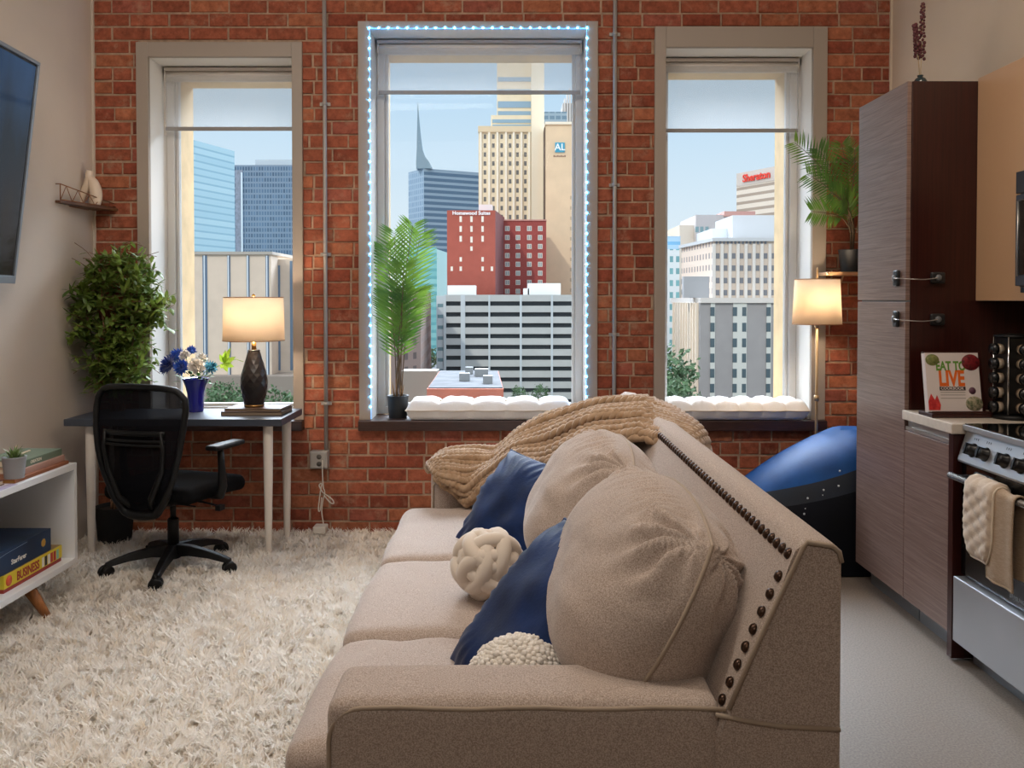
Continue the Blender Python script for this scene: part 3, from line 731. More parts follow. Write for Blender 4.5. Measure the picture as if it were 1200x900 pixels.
# ------------------------------------------------------------------ rug
def make_rug():
    x0, x1, y0, y1 = -2.37, .46, 1.25, 4.84
    RUG = bpy.data.materials.new('shag_wool'); RUG.use_nodes = True; N = RUG.node_tree.nodes; L = RUG.node_tree.links; N.clear()
    at_ = N.new('ShaderNodeAttribute'); at_.attribute_name = 'tone'; df_ = N.new('ShaderNodeBsdfDiffuse'); tl_ = N.new('ShaderNodeBsdfTranslucent')
    mx_ = N.new('ShaderNodeMixShader'); mx_.inputs[0].default_value = .42; oo = N.new('ShaderNodeOutputMaterial')
    L.new(at_.outputs['Color'], df_.inputs[0]); L.new(at_.outputs['Color'], tl_.inputs[0]); L.new(df_.outputs[0], mx_.inputs[1]); L.new(tl_.outputs[0], mx_.inputs[2]); L.new(mx_.outputs[0], oo.inputs[0])
    base = MB().box(x0, x1, y0, y1, .001, .012)
    vs = [np.array(base.v, np.float32)]; fs_cnt = 8
    # tufts
    sp_ = .027
    gx, gy = np.meshgrid(np.arange(x0 + .01, x1, sp_), np.arange(1.9, y1 - .005, sp_))
    cx = (gx + rng.uniform(-.012, .012, gx.shape)).ravel(); cy = (gy + rng.uniform(-.012, .012, gy.shape)).ravel()
    keep = ~((cx > -.28) & (cy < 3.7)); cx, cy = cx[keep], cy[keep]
    nt = len(cx); per = 15; n = nt * per
    lean = rng.uniform(0, 2 * PI, nt)
    # neighbouring tufts fall roughly together
    lean = np.array([noise.noise(Vector((a * 5, b * 5, 0))) * 9 for a, b in zip(cx, cy)]) + rng.normal(0, 1.3, nt)
    ln = rng.uniform(.75, 1.15, nt)
    ci = np.repeat(np.arange(nt), per)
    ang = lean[ci] + rng.normal(0, .9, n); L = .054 * ln[ci] * rng.uniform(.7, 1.12, n); k = rng.uniform(.25, .85, n)
    px = cx[ci] + rng.normal(0, .006, n); py = cy[ci] + rng.normal(0, .006, n)
    w = rng.uniform(.0016, .0032, n)
    dx, dy = np.cos(ang), np.sin(ang); wx, wy = -dy, dx
    pts = []
    for s_ in (0, .4, .75, 1.0):
        a = k * s_ * 1.25
        hz = L * s_ * np.cos(a * .75) * .80; hd = L * s_ * np.sin(a)
        ww = w * (1.0, 1.05, .8, .12)[(0, .4, .75, 1.0).index(s_)]
        for sg in (-1, 1):
            pts.append(np.stack([px + dx * hd + wx * ww * sg, py + dy * hd + wy * ww * sg, .010 + hz], 1))
    P = np.stack(pts, 1).reshape(-1, 3).astype(np.float32)      # n x 8
    P[:, 0] = np.clip(P[:, 0], x0, 10); P[:, 1] = np.clip(P[:, 1], 0, YB - .005)
    q = np.array([[0, 1, 3, 2], [2, 3, 5, 4], [4, 5, 7, 6]])
    F = (q[None] + (np.arange(n) * 8)[:, None, None] + 8).reshape(-1, 4)
    V = np.concatenate([np.array(base.v, np.float32), P]); F = np.concatenate([np.array(base.f), F]).astype(np.int32)
    me = bpy.data.meshes.new('shag_rug'); me.vertices.add(len(V)); me.vertices.foreach_set('co', V.ravel())
    me.loops.add(F.size); me.loops.foreach_set('vertex_index', F.ravel()); me.polygons.add(len(F))
    me.polygons.foreach_set('loop_start', np.arange(0, F.size, 4, dtype=np.int32)); me.polygons.foreach_set('loop_total', np.full(len(F), 4, np.int32))
    me.polygons.foreach_set('use_smooth', np.ones(len(F), bool))
    me.update(calc_edges=True)
    ca = me.color_attributes.new('tone', 'FLOAT_COLOR', 'POINT')
    c = np.ones((len(V), 4), np.float32); b0 = np.array(lin('fdf9f3')[:3]); b1 = np.array(lin('f0e4d3')[:3])
    tt = np.repeat(np.clip(rng.normal(.25, .3, nt), 0, 1), per); tt = np.clip(tt + rng.normal(0, .12, n), 0, 1)
    cc = b0[None] * (1 - tt[:, None]) + b1[None] * tt[:, None]
    c[8:, :3] = np.repeat(cc, 8, axis=0); c[:8, :3] = b1
    ca.data.foreach_set('color', c.ravel())
    me.materials.append(RUG)
    o = bpy.data.objects.new('shag_rug', me); COL.objects.link(o)
    tag(o, 'cream white shag rug with long tufts under the desk and sofa', 'rug', kind='stuff')
make_rug()

# ------------------------------------------------------------------ sofa
TW = mat('beige_tweed', 'cfbfb3', .92, color2='9a887b', vscale=420, bump=.35, bscale=380, sheen=.25, spec=.2, bdist=.002)
TWD = mat('beige_piping', 'ab9a88', .9, bump=.3, bscale=300, sheen=.2, spec=.2, bdist=.001)
YN, YF = 1.463, 3.86          # near and far ends
sofa = thing('sofa', 'long beige tweed three-seat sofa seen from its end, with nailhead trim', 'sofa', (.1, 2.66, 0))
def fabric_wave(a, f, seed=0):
    def d(p, n): return n * (a * noise.noise(Vector((p.x * f + seed, p.y * f, p.z * f))))
    return d
rbox(MB(), (.075, 2.66, .20), (.475, (YF - YN) / 2 - .01, .12), .025, 16).build('base', TW, sofa)
# back: leaning slab with flat rear
m = MB(); prof = [(.335, .30), (.352, .60), (.425, .77), (.488, .905), (.497, .925), (.512, .935), (.556, .928), (.568, .918), (.572, .90), (.572, .10), (.335, .10)]
ys = [YN, YN + .006, YN + .02] + [YN + .02 + (YF - YN - .04) * i / 30 for i in range(1, 31)] + [YF - .006, YF]
def inset(y):
    e = min(y - YN, YF - y); return .008 if e < .001 else (.002 if e < .01 else 0)
rg = []
for y in ys:
    e = inset(y); rg.append([(x + (e if x < .45 else -e), y, z - (e if z > .5 else 0)) for x, z in prof])
m.rings(rg, True, 0, True)
for i, s_ in enumerate(m.sm):
    pass
bk = m.build('back', TW, sofa, bevel=.0)
bk.data.polygons.foreach_set('use_smooth', [abs(p.normal.y) < .7 and len(p.vertices) == 4 for p in bk.data.polygons]); bk.data.update()
pip = [(.371, YN - .001, .645)] + [(x, YN - .001, z) for x, z in prof[:-1] if z > .7]
MB().tube([(x + (.004 if x < .5 else -.004), y, z - .003) for x, y, z in pip], .0045, 8).build('piping', TWD, bk)
MB().tube([(.352, YN - .001, .632), (.40, YN - .001, .622), (.46, YN - .001, .612), (.568, YN - .001, .606)], .0042, 8).build('piping', TWD, bk)
# arms
for nm_, yc, hw in (('near', YN + .085, .085), ('far', YF - .14, .14)):
    hx = .345 if nm_ == 'near' else .36
    x_c = .02 if nm_ == 'near' else .015
    zt = .652
    a = rbox(MB(), (x_c, yc, (zt + .08) / 2 + .0), (hx, hw, (zt - .08) / 2), .028 if nm_ == 'near' else .05, 20, puff=(0, 0, .006)).build('arm', TW, sofa)
    x0, x1 = x_c - hx, x_c + hx; r = .06
    y = yc - hw - .0005 if nm_ == 'near' else yc - hw + .012
    ze = zt - .012
    pth = [(x0 + .006, y + .006, .10), (x0 + .006, y + .006, ze - r)] + [(x0 + .006 + r - r * math.cos(t), y + .006, ze - r + r * math.sin(t)) for t in [PI / 2 * i / 6 for i in range(1, 7)]] + \
          [(x0 + .006 + r + (x1 - x0 - r) * i / 10, y + .005, ze + .002 * math.sin(i * 1.7)) for i in range(1, 11)]
    if nm_ == 'near':
        MB().tube(pth, .0042, 8).build('piping', TWD, a)
    else:
        MB().tube([(x0 + .012, y, .16), (x0 + .012, y, zt - .09), (x0 + .05, y, zt - .05), (x0 + .2, y, zt - .045), (x1 - .2, y, zt - .045)], .004, 8).build('piping', TWD, a)
# seat cushions
for k_, (a, b) in enumerate(((1.64, 2.195), (2.205, 2.845), (2.855, 3.565))):
    def d(p, n, k_=k_): return n * (.006 * noise.noise(Vector((p.x * 5 + k_ * 9, p.y * 5, p.z * 3)))) + Vector((0, 0, (.004 * math.sin(p.x * 38 + 3 * noise.noise(Vector((p.x * 3, p.y * 9, k_)))) * (1 if k_ == 0 else .35)) if p.z > 0 else 0))
    o = rbox(MB(), (-.06, (a + b) / 2, .395), (.39, (b - a) / 2, .085), .045, 30, puff=(.012, .0, .012), disp=d).build('seat_cushion', TW, sofa)
    zz = .435
    MB().tube([(-.045 + .33, a + .012, zz), (-.41, a + .010, zz), (-.442, a + .035, zz), (-.460, (a + b) / 2, zz), (-.442, b - .035, zz), (-.41, b - .010, zz), (-.045 + .33, b - .012, zz)], .0045, 8).build('piping', TWD, o)
for (x, y) in ((-.30, 1.53), (-.30, 3.78), (.50, 1.53), (.50, 3.78)):
    MB().lathe([(.018, .0), (.028, .09)], (x, y, 0), 16).build('foot', mat('dark_wood_foot', '3a251a', .4), sofa)
# back cushions: fat knife-edge pillows with a perimeter seam
def sofa_cushion(yc, W, Hh, T, tilt, xc, zc, seed, ry=0):
    # local x -> world Y (length), local y -> up, local z -> towards -X (front)
    Mx = Matrix.Translation((xc, yc, zc)) @ Matrix.Rotation(math.radians(ry), 4, 'Z') @ Matrix.Rotation(math.radians(tilt), 4, 'Y') @ Matrix(((0, 0, -1, 0), (1, 0, 0, 0), (0, 1, 0, 0), (0, 0, 0, 1)))
    n = 96; g = [math.sin((-1 + 2 * i / n) * PI / 2) for i in range(n + 1)]
    corners = [(-1, 1), (1, 1)]
    def P(u, v, s_):
        # rounded-corner outline
        au, av = abs(u), abs(v)
        sq = lambda a, b: a * math.sqrt(max(0, 1 - .30 * b * b))
        x = sq(u, v) * W / 2; y = sq(v, u) * Hh / 2
        pr = (max(0, 1 - au ** 2.9) * max(0, 1 - av ** 2.9)) ** .5
        z = s_ * T / 2 * pr * (1 - (.12 if s_ > 0 else .05) * v)
        dd = 0
        for (cu, cv) in corners:
            ddx, ddy = (u - cu * .97) * W / 2, (v - cv * .95) * Hh / 2; r = math.hypot(ddx, ddy); r3 = math.hypot(r, z)
            an = math.atan2(ddy, ddx * cu)
            dd += .024 * math.exp(-((r3 - .06) / .10) ** 2) * math.sin(an * 15 + s_ * 1.3 + seed + 1.6 * noise.noise(Vector((u * 3, v * 3, seed))))
        # pleats pulled from the top seam
        if v > 0: dd += .017 * (abs(math.sin(u * 30 + seed * 2 + 2.6 * noise.noise(Vector((u * 4, v * 3, seed + 5))))) ** .6 - .6) * min(1, pr * 2.2) * math.exp(-((1 - av) / (.30 + .12 * noise.noise(Vector((u * 9, 0, seed))))) ** 2)
        nz = noise.noise(Vector((u * 1.6 + seed, v * 1.8, s_ * 2))) * .014 + noise.noise(Vector((u * 5 + seed, v * 5, s_ * 2))) * .004
        z += s_ * (dd + nz) * min(1, pr * 1.6)
        y += dd * .5 * (1 if v > .3 else 0) * min(1, pr * 2)
        return Mx @ Vector((x, y, z))
    mb = MB()
    for s_ in (1, -1):
        rows = [[P(u, v, s_) for u in g] for v in g]
        if s_ < 0: rows = [list(reversed(r)) for r in rows]
        mb.grid(rows)
    o = mb.build('back_cushion', TW, sofa)
    path = [P(u, -1, 1) for u in g[:-1]] + [P(1, v, 1) for v in g[:-1]] + [P(u, 1, 1) for u in reversed(g[1:])] + [P(-1, v, 1) for v in reversed(g[1:])]
    MB().tube(path, .0045, 6, closed=True).build('seam', TWD, o)
sofa_cushion(1.91, .76, .455, .355, 30, .280, .722, 1.0)
sofa_cushion(2.60, .68, .46, .35, 27, .245, .715, 4.2)
sofa_cushion(3.20, .62, .40, .26, 20, .26, .66, 8.4)
NAIL = mat('antique_nail', '4c3a30', .28, metal=.85, bump=.2, bscale=200, bdist=.0008)
base = None
def nail(p, nrm):
    global base
    if base is None:
        mb = MB(); mb.lathe([(.0105, 0), (.0100, .003), (.0075, .0062), (.004, .0078), (.0005, .0083)], (0, 0, 0), 14)
        base = mb.build('nail_head', NAIL, sofa, loc=(0, 0, 0)); o = base
    else:
        o = base.copy(); COL.objects.link(o); o.parent = sofa
    w = wloc(sofa); o.location = (p[0] - w[0], p[1] - w[1], p[2] - w[2])
    o.rotation_euler = Vector(nrm).to_track_quat('Z', 'Y').to_euler()
nn = (-.95, 0, .5)
for i in range(58): nail((.4868, YN + .03 + i * .0318, .903), (-.92, 0, .42))
for i in range(9):
    f = (i + 1) / 9.6; z = .896 - f * .30
    x = .4835 + (.352 - .4835) * min(1, f * 1.05) + (.004 if f > .5 else 0)
    # follow the slanted face
    if z > .77: x = .425 + (.488 - .425) * (z - .77) / (.905 - .77)
    else: x = .352 + (.425 - .352) * (z - .60) / .17
    nail((x - .001, YN + .024, z), (-.92, -.05, .40))

# ------------------------------------------------------------------ pillows on the sofa
NAVY = mat('navy_velvet', '112d5f', .6, sheen=.15, spec=.2, color2='0a1d42', vscale=9, bump=.25, bscale=130, bdist=.002)
def basis(c, right, up):
    r = Vector(right).normalized(); u = Vector(up); u = (u - r * u.dot(r)).normalized(); n = r.cross(u)
    return Matrix(((r.x, u.x, n.x, c[0]), (r.y, u.y, n.y, c[1]), (r.z, u.z, n.z, c[2]), (0, 0, 0, 1)))
mb = pillow(MB(), .44, .49, .20, basis((.078, 1.93, .603), (-.42, .90, .0), (.66, .22, .74)), 56, k=.07, b_=.5, wr=.008, wf=34, seed=3, a=2.6)
tag(mb.build('throw_pillow', NAVY, None, loc=(.0, 2.0, .50)), 'navy velvet pillow standing between the knotted ball and the fluffy round pillow', 'pillow', 'navy velvet throw pillows')
mb = pillow(MB(), .45, .45, .20, basis((.02, 2.98, .585), (-.60, .80, .05), (.48, .30, .78)), 56, k=.06, b_=.5, wr=.008, wf=30, seed=8, a=2.6)
tag(mb.build('throw_pillow', NAVY, None, loc=(.0, 3.0, .50)), 'navy velvet pillow leaning under the knitted blanket behind the knotted ball', 'pillow', 'navy velvet throw pillows')
# knotted ball
KN = mat('cream_plush', 'e0d3c4', .9, sheen=.5, bump=.15, bscale=250, spec=.15, bdist=.001)
mb = MB(); c = Vector((-.068, 2.44, .590)); R = .080
rot = Euler((.5, .35, .4)).to_matrix(); mb.sphere(c, .078, 20, 14)
for ax in range(3):
    for kx in (-1, 0, 1):
        pts = []
        for i in range(72):
            t = 2 * PI * i / 72; off = kx * .040
            rr = math.sqrt(max(0, R * R - off * off)) + .009 * math.sin(2 * t + (PI if ax % 2 else 0) * 1) * (1 if kx == 0 else -1) * (1)
            p = [off, rr * math.cos(t + .785), rr * math.sin(t + .785)]; p = p[-ax:] + p[:-ax]
            pts.append(c + rot @ Vector(p))
        mb.tube(pts, .0235, 10, closed=True)
tag(mb.build('knot_pillow', KN, None, loc=(-.085, 2.44, .49)), 'cream knotted ball pillow between the two navy pillows', 'pillow')
# boucle round pillow
BO = mat('boucle_cream', 'efe8de', .95, sheen=.4, bump=.3, bscale=200, spec=.1)
mb = MB(); c = Vector((.018, 1.75, .564)); rd = random.Random(5)
mb.sphere(c, .104, 24, 16, sq=(1.0, .9, .80))
for i in range(900):
    z = 1 - 2 * (i + .5) / 900; t = i * 2.39996; q = math.sqrt(1 - z * z)
    p = c + Vector((q * math.cos(t) * 1.0, q * math.sin(t) * .9, z * .80)) * (.104 + rd.uniform(-.002, .004))
    mb.sphere(p, rd.uniform(.0055, .008), 6, 4, sq=(1, 1, .85))
tag(mb.build('round_pillow', BO, None, loc=(.0, 1.755, .49)), 'cream boucle ball pillow tucked behind the near sofa arm', 'pillow')

# ------------------------------------------------------------------ chunky knit blanket over the far end of the sofa
KNIT = mat('chunky_knit_wool', 'b89c80', .95, color2='9f8265', vscale=30, sheen=.4, bump=.3, bscale=180, spec=.1, bdist=.002)
def catmull(pts, t):
    n = len(pts) - 1; t = max(0, min(.99999, t)) * n; i = int(t); f = t - i
    p = [pts[max(0, min(n, i + k_))] for k_ in (-1, 0, 1, 2)]
    return .5 * (2 * p[1] + (p[2] - p[0]) * f + (2 * p[0] - 5 * p[1] + 4 * p[2] - p[3]) * f * f + (3 * p[1] - p[0] - 3 * p[2] + p[3]) * f ** 3)
def W3(px, py, Y): return Vector((WX(px, Y), Y, WZ(py, Y)))
ST = [  # stations from the arm (left) to the sofa back: far edge, middle, near edge
    [W3(503, 556, 3.84), W3(504, 549, 3.70), W3(508, 562, 3.56)],
    [W3(522, 536, 3.86), W3(522, 545, 3.60), W3(530, 578, 3.53)],
    [W3(555, 532, 3.86), W3(552, 545, 3.60), W3(549, 592, 3.50)],
    [W3(585, 530, 3.84), W3(580, 543, 3.58), W3(575, 564, 3.42)],
    [W3(612, 504, 3.80), W3(608, 518, 3.50), W3(604, 539, 3.30)],
    [W3(646, 481, 3.76), W3(644, 498, 3.45), W3(641, 536, 3.16)],
    [W3(690, 468, 3.74), W3(692, 478, 3.35), W3(684, 512, 3.02)],
    [W3(738, 467, 3.70), W3(735, 478, 3.25), W3(730, 513, 2.92)],
    [W3(772, 474, 3.55), W3(770, 484, 3.18), W3(766, 515, 2.84)],
    [W3(797, 487, 3.30), W3(795, 494, 3.05), W3(786, 516, 2.76)],
    [W3(822, 512, 3.20), W3(818, 512, 3.00), W3(806, 520, 2.74)],
    [W3(826, 560, 3.22), W3(824, 560, 3.02), W3(822, 545, 2.80)]]
cols3 = [[s_[k_] for s_ in ST] for k_ in range(3)]
def surf(u, v):
    a, b, c_ = (catmull(cols3[k_], u) for k_ in range(3))
    dz_ = Vector((0, 0, -.035 * min(1, max(0, (u - .25) * 4)) * min(1, max(0, (.70 - u) * 6)) - .012 * (u > .7)))
    return dz_ + (a * (1 - v) * (1 - 2 * v) + b * 4 * v * (1 - v) + c_ * v * (2 * v - 1))
def snorm(u, v):
    e = .004; du = surf(min(1, u + e), v) - surf(max(0, u - e), v); dv = surf(u, min(1, v + e)) - surf(u, max(0, v - e))
    n = du.cross(dv); n = n.normalized() if n.length > 1e-9 else Vector((0, 0, 1))
    return n if n.z > 0 or (abs(n.z) < .2 and n.y < 0) else -n
mb = MB()
U, V_ = 60, 14
rows = [[surf(i / U, j / V_) - snorm(i / U, j / V_) * .012 for j in range(V_ + 1)] for i in range(U + 1)]
mb.grid(rows)
NC, NR = 8, 60
for j in range(NC):
    for side in (-1, 1):
        # each chain column is a series of overlapping leaf-shaped loops
        for i in range(NR):
            v0 = (j + .5) / NC; u0 = i / NR; du = 1.9 / NR
            pts = []; rad = []
            for q in range(6):
                f = q / 5
                u = min(1, u0 + du * f); v = v0 + side / NC * (.10 + .36 * (1 - f))
                h_ = .010 + .014 * math.sin(PI * f) - .008 * (1 - f)
                fold = .014 * math.sin(v0 * 17 + u * 5) * math.sin(PI * min(1, u * 1.2))
                pts.append(surf(u, max(0, min(1, v))) + snorm(u, max(0, min(1, v))) * (h_ + fold)); rad.append(.0035 + .0125 * math.sin(PI * min(1, .12 + f * .85)))
            mb.tube(pts, rad, 6)
# hanging fringe rope along both long edges
for v in (0, 1):
    mb.tube([surf(i / 80, v) + snorm(i / 80, v) * (.004 + .004 * math.sin(i * 1.9)) for i in range(81)], [.013 + .003 * math.sin(i * 1.9) for i in range(81)], 8)
tag(mb.build('knit_blanket', KNIT, None, loc=(.2, 3.4, .8)), 'tan chunky cable-knit blanket draped over the far arm and back of the sofa', 'blanket')

# ------------------------------------------------------------------ seat pads on the sills
PAD = mat('pad_cotton', 'f0ebe6', .9, sheen=.3, bump=.3, bscale=70, spec=.15)
def tufted(x0, x1, y0, y1, z0, h, nx, ny, seed, lab, fluffy=0):
    r = thing('seat_pad', lab, 'cushion', ((x0 + x1) / 2, (y0 + y1) / 2, z0), 'tufted seat pads on the window ledges')
    NX, NY = nx * 16, ny * 12; mb = MB()
    def top(i, j):
        u, v = i / NX, j / NY
        tu = abs(math.sin(PI * u * nx)); tv = abs(math.sin(PI * v * ny))
        pf = (tu ** .55) * (tv ** .45)
        e = min(1, (min(u, 1 - u) * (x1 - x0) / .03)) ** .5 * min(1, (min(v, 1 - v) * (y1 - y0) / .03)) ** .5
        z = z0 + h * .5 + (h * .5) * (.62 + .38 * pf) * e + .006 * noise.noise(Vector((u * 22, v * 9, seed))) * e + fluffy * .004 * noise.noise(Vector((u * 90, v * 30, seed))) * e
        x = x0 + (x1 - x0) * u; y = y0 + (y1 - y0) * v
        y -= .018 * tu * (1 - e) if v < .5 else 0
        return (x, y, z)
    def bot(i, j):
        u, v = i / NX, j / NY
        e = min(1, (min(u, 1 - u) * (x1 - x0) / .03)) ** .5 * min(1, (min(v, 1 - v) * (y1 - y0) / .03)) ** .5
        x, y, z = top(i, j)
        return (x, y, z0 + .002 + (h * .5 - .002) * (1 - e))
    mb.grid([[top(i, j) for i in range(NX + 1)] for j in range(NY + 1)])
    mb.grid([[bot(i, j) for i in reversed(range(NX + 1))] for j in range(NY + 1)])
    mb.build('cushion_body', PAD, r)
    ring = [top(i, 0) for i in range(NX)] + [top(NX, j) for j in range(NY)] + [top(i, NY) for i in reversed(range(1, NX + 1))] + [top(0, j) for j in reversed(range(1, NY + 1))]
    MB().tube(ring, .0035, 6, closed=True).build('piping', mat('pad_piping', 'd0c0ac', .9), r)
    m2 = MB()
    for i in range(1, nx):
        for j in range(1, ny):
            x, y, z = top(i * 16, j * 12); m2.sphere((x, y, z + .003), .008, 8, 5)
    if len(m2.v): m2.build('tuft_button', mat('pad_piping', 'd0c0ac', .9), r)
tufted(WX(476, 4.85), WX(671, 4.85), 4.80, 5.085, SILL + .001, .118, 5, 2, 1, 'white tufted seat pad on the ledge beside the potted palm')
tufted(.885, WX(947, 4.85), 4.80, 5.085, SILL + .001, .116, 6, 2, 5, 'white fluffy tufted seat pad on the ledge near the floor lamp', 1)

# ------------------------------------------------------------------ string of blue leds round the middle opening
a, b, t = WIN[1][:3]
led = thing('led_light_strip', 'string of small blue lights around the middle window opening', 'string lights', ((a + b) / 2, YB, t))
LEDM = mat('led_glow', '7fd0ff', .5, emis='4fb4ff', estr=150)
STRIP = mat('led_strip_tape', 'b8d8ee', .5, emis='4fa8ff', estr=1.2)
yy = YB + .004
MB().box(a + .0005, a + .003, YB - .018, YB - .006, SILL + .005, t - .004).box(b - .003, b - .0005, YB - .018, YB - .006, SILL + .005, t - .004).box(a + .003, b - .003, YB - .018, YB - .006, t - .004, t - .001).build('tape', STRIP, led)
p0 = None; w = wloc(led)
def ledat(x, z):
    global p0
    if p0 is None:
        p0 = MB().sphere((0, 0, 0), .0038, 8, 6).build('led_bulb', LEDM, led, loc=(0, 0, 0)); o = p0
    else:
        o = p0.copy(); COL.objects.link(o); o.parent = led
    o.location = (x - w[0], YB - .021 - w[1], z - w[2])
for i in range(24): ledat(a + (b - a) * i / 23, t - .001)
for i in range(38):
    z = t - .058 * (i + 1)
    if z > SILL + .02: ledat(a + .001, z); ledat(b - .001, z)

# ------------------------------------------------------------------ conduits, outlet and cord
STEEL = mat('galvanised_pipe', 'a39d96', .5, metal=.2)
def conduit(px, zb, lab):
    x = WX(px, YB - .02); r = thing('conduit_pipe', lab, 'pipe', (x, YB - .02, zb))
    MB().tube([(x, YB - .02, zb), (x, YB - .02, ZC)], .0115, 12).build('pipe', STEEL, r)
    for z in [zb + .28 + .85 * i for i in range(4)]:
        if z < ZC: MB().box(x - .03, x + .03, YB - .010, YB - .003, z - .009, z + .009).tube([(x, YB - .02, z - .009), (x, YB - .02, z + .009)], .0145, 12).build('strap', STEEL, r)
    return r
conduit(381.5, WZ(531, 4.85), 'thin grey metal conduit running down to the outlet box beside the desk')
conduit(720, .02, 'thin grey metal conduit between the string-light window and the next window')
ox, oz = WX(373.5, 4.83), WZ(539, 4.83)
ob = thing('outlet_box', 'grey metal outlet box on the brick under the first conduit', 'outlet', (ox, 4.85, oz - .05))
MB().box(ox - .05, ox + .05, 4.805, 4.866, oz - .05, oz + .05).build('body', STEEL, ob, bevel=.006)
MB().box(ox - .042, ox + .042, 4.799, 4.806, oz - .042, oz + .042).build('cover_plate', mat('cover_plate', 'a09a92', .5), ob, bevel=.003)
for dz in (.02, -.02): MB().lathe([(.014, 0), (.014, .002)], (0, 0, 0), 16).xf(TR((ox + .005, 4.799, oz + dz), 90, 0, 0)).build('socket', mat('socket_dark', '5b554f', .5), ob)
CORD = mat('white_cord', 'cfc7bc', .6)
def PX(px, py, Y): return Vector((WX(px, Y), Y, WZ(py, Y)))
cd = thing('power_cord', 'white power cord with knotted loops hanging from the outlet box', 'cord', PX(377, 545, 4.79))
Y = 4.79
main = [PX(377, 540, 4.795), PX(377, 556, Y), PX(378, 572, Y), PX(379.5, 578, Y), PX(377, 590, Y), PX(376, 602, Y), PX(379, 621, Y)]
sm = lambda P, n: [catmull(P, i / n) for i in range(n + 1)]
MB().tube(sm(main, 40), .0035, 8).build('cord', CORD, cd)
l1 = [PX(377, 578, Y - .01), PX(388, 586, Y - .012), PX(390, 591, Y - .012), PX(386, 590, Y - .012), PX(379, 582, Y - .01)]
MB().tube(sm(l1, 24), .0035, 8).build('loop', CORD, cd)
l2 = [PX(377, 578, Y - .01), PX(373, 570, Y - .012), PX(376, 568, Y - .012), PX(374, 580, Y - .01), PX(372, 598, Y - .01), PX(374, 599, Y - .01), PX(376, 584, Y - .01)]
MB().tube(sm(l2, 30), .0035, 8).build('loop', CORD, cd)
MB().box(WX(367, 4.76), WX(382, 4.76), 4.72, 4.80, .045, .085).build('plug_adapter', CORD, cd, bevel=.006)
# ------------------------------------------------------------------ desk
DT = mat('desk_slate', '3c424d', .38, var=.08, vscale=3, spec=.5)
DL = mat('desk_leg_paint', 'd8cfc4', .45)
dx0, dx1, dy0, dy1, dz = -2.285, -1.175, 4.335, 4.765, .74
desk = thing('desk', 'slate-topped desk with slim white round legs in the corner by the window', 'desk', ((dx0 + dx1) / 2, (dy0 + dy1) / 2, 0))
MB().box(dx0, dx1, dy0, dy1, dz - .036, dz).build('desktop', DT, desk, bevel=.003)
for (x, y) in ((-2.18, 4.40), (-1.262, 4.40), (-2.2, 4.70), (-1.245, 4.70)):
    MB().lathe([(.0145, .0), (.0165, .02), (.024, .52), (.025, .69), (.025, .7035)], (x, y, 0), 20).build('leg', DL, desk)
    MB().box(x - .04, x + .04, y - .04, y + .04, .700, .704).build('mounting_plate', mat('plate_grey', '8a8a8a', .5), desk)

# books under the lamp
BC = mat('brown_cover', '3c2a22', .5); BC2 = mat('black_cover', '2a2624', .4); PG = mat('book_pages', 'd9cdb8', .8); PGD = mat('aged_pages', '8f7d68', .8); TANC = mat('tan_cover', '4a342a', .5)
def book(x0, x1, y0, y1, z0, z1, cover, lab, cat='book', grp=None, rz=0, pages=PG, spine='x0', root_name='book'):
    cx, cy = (x0 + x1) / 2, (y0 + y1) / 2; r = thing(root_name, lab, cat, (cx, cy, z0), grp)
    M = TR((cx, cy, 0), 0, 0, rz); a, b = (x1 - x0) / 2, (y1 - y0) / 2; t = min(.003, (z1 - z0) * .15)
    m = MB().box(-a, a, -b, b, z0, z0 + t, M=M).box(-a, a, -b, b, z1 - t, z1, M=M)
    if spine == 'x0': m.box(-a, -a + t, -b, b, z0 + t, z1 - t, M=M)
    if spine == 'x1': m.box(a - t, a, -b, b, z0 + t, z1 - t, M=M)
    if spine == 'y0': m.box(-a, a, -b, -b + t, z0 + t, z1 - t, M=M)
    m.build('cover', cover, r, bevel=.0008)
    e = .004
    MB().box(-a + e, a - e, -b + e, b - e, z0 + t, z1 - t, M=M).build('pages', pages, r)
    return r
book(-1.525, -1.205, 4.46, 4.68, dz, dz + .022, BC, 'thin brown book under the lamp, lower of two', grp='books under the desk lamp', pages=PGD)
book(-1.51, -1.21, 4.475, 4.68, dz + .022, dz + .036, TANC, 'thin dark book right under the lamp base, upper of two', grp='books under the desk lamp', rz=-2, pages=PGD)

def mk_lampshade(name, col, strength):
    m = bpy.data.materials.new(name); m.use_nodes = True; N = m.node_tree.nodes; L = m.node_tree.links; N.clear()
    o = N.new('ShaderNodeOutputMaterial'); df = N.new('ShaderNodeBsdfDiffuse'); tl = N.new('ShaderNodeBsdfTranslucent'); mx = N.new('ShaderNodeMixShader'); mx.inputs[0].default_value = .55
    t = N.new('ShaderNodeTexCoord'); mp = N.new('ShaderNodeMapping'); mp.inputs['Scale'].default_value = (60, 60, 500); n = N.new('ShaderNodeTexNoise'); n.inputs['Scale'].default_value = 3
    L.new(t.outputs['Object'], mp.inputs[0]); L.new(mp.outputs[0], n.inputs[0])
    r = N.new('ShaderNodeValToRGB'); c = lin(col); r.color_ramp.elements[0].color = tuple(x * .86 for x in c[:3]) + (1,); r.color_ramp.elements[1].color = c
    L.new(n.outputs['Fac'], r.inputs[0]); L.new(r.outputs[0], df.inputs[0]); L.new(r.outputs[0], tl.inputs[0])
    L.new(df.outputs[0], mx.inputs[1]); L.new(tl.outputs[0], mx.inputs[2]); L.new(mx.outputs[0], o.inputs[0]); return m
LSH = mk_lampshade('linen_shade', 'faecd8', 1)
BRASS = mat('brass', 'b0854e', .3, metal=.9)
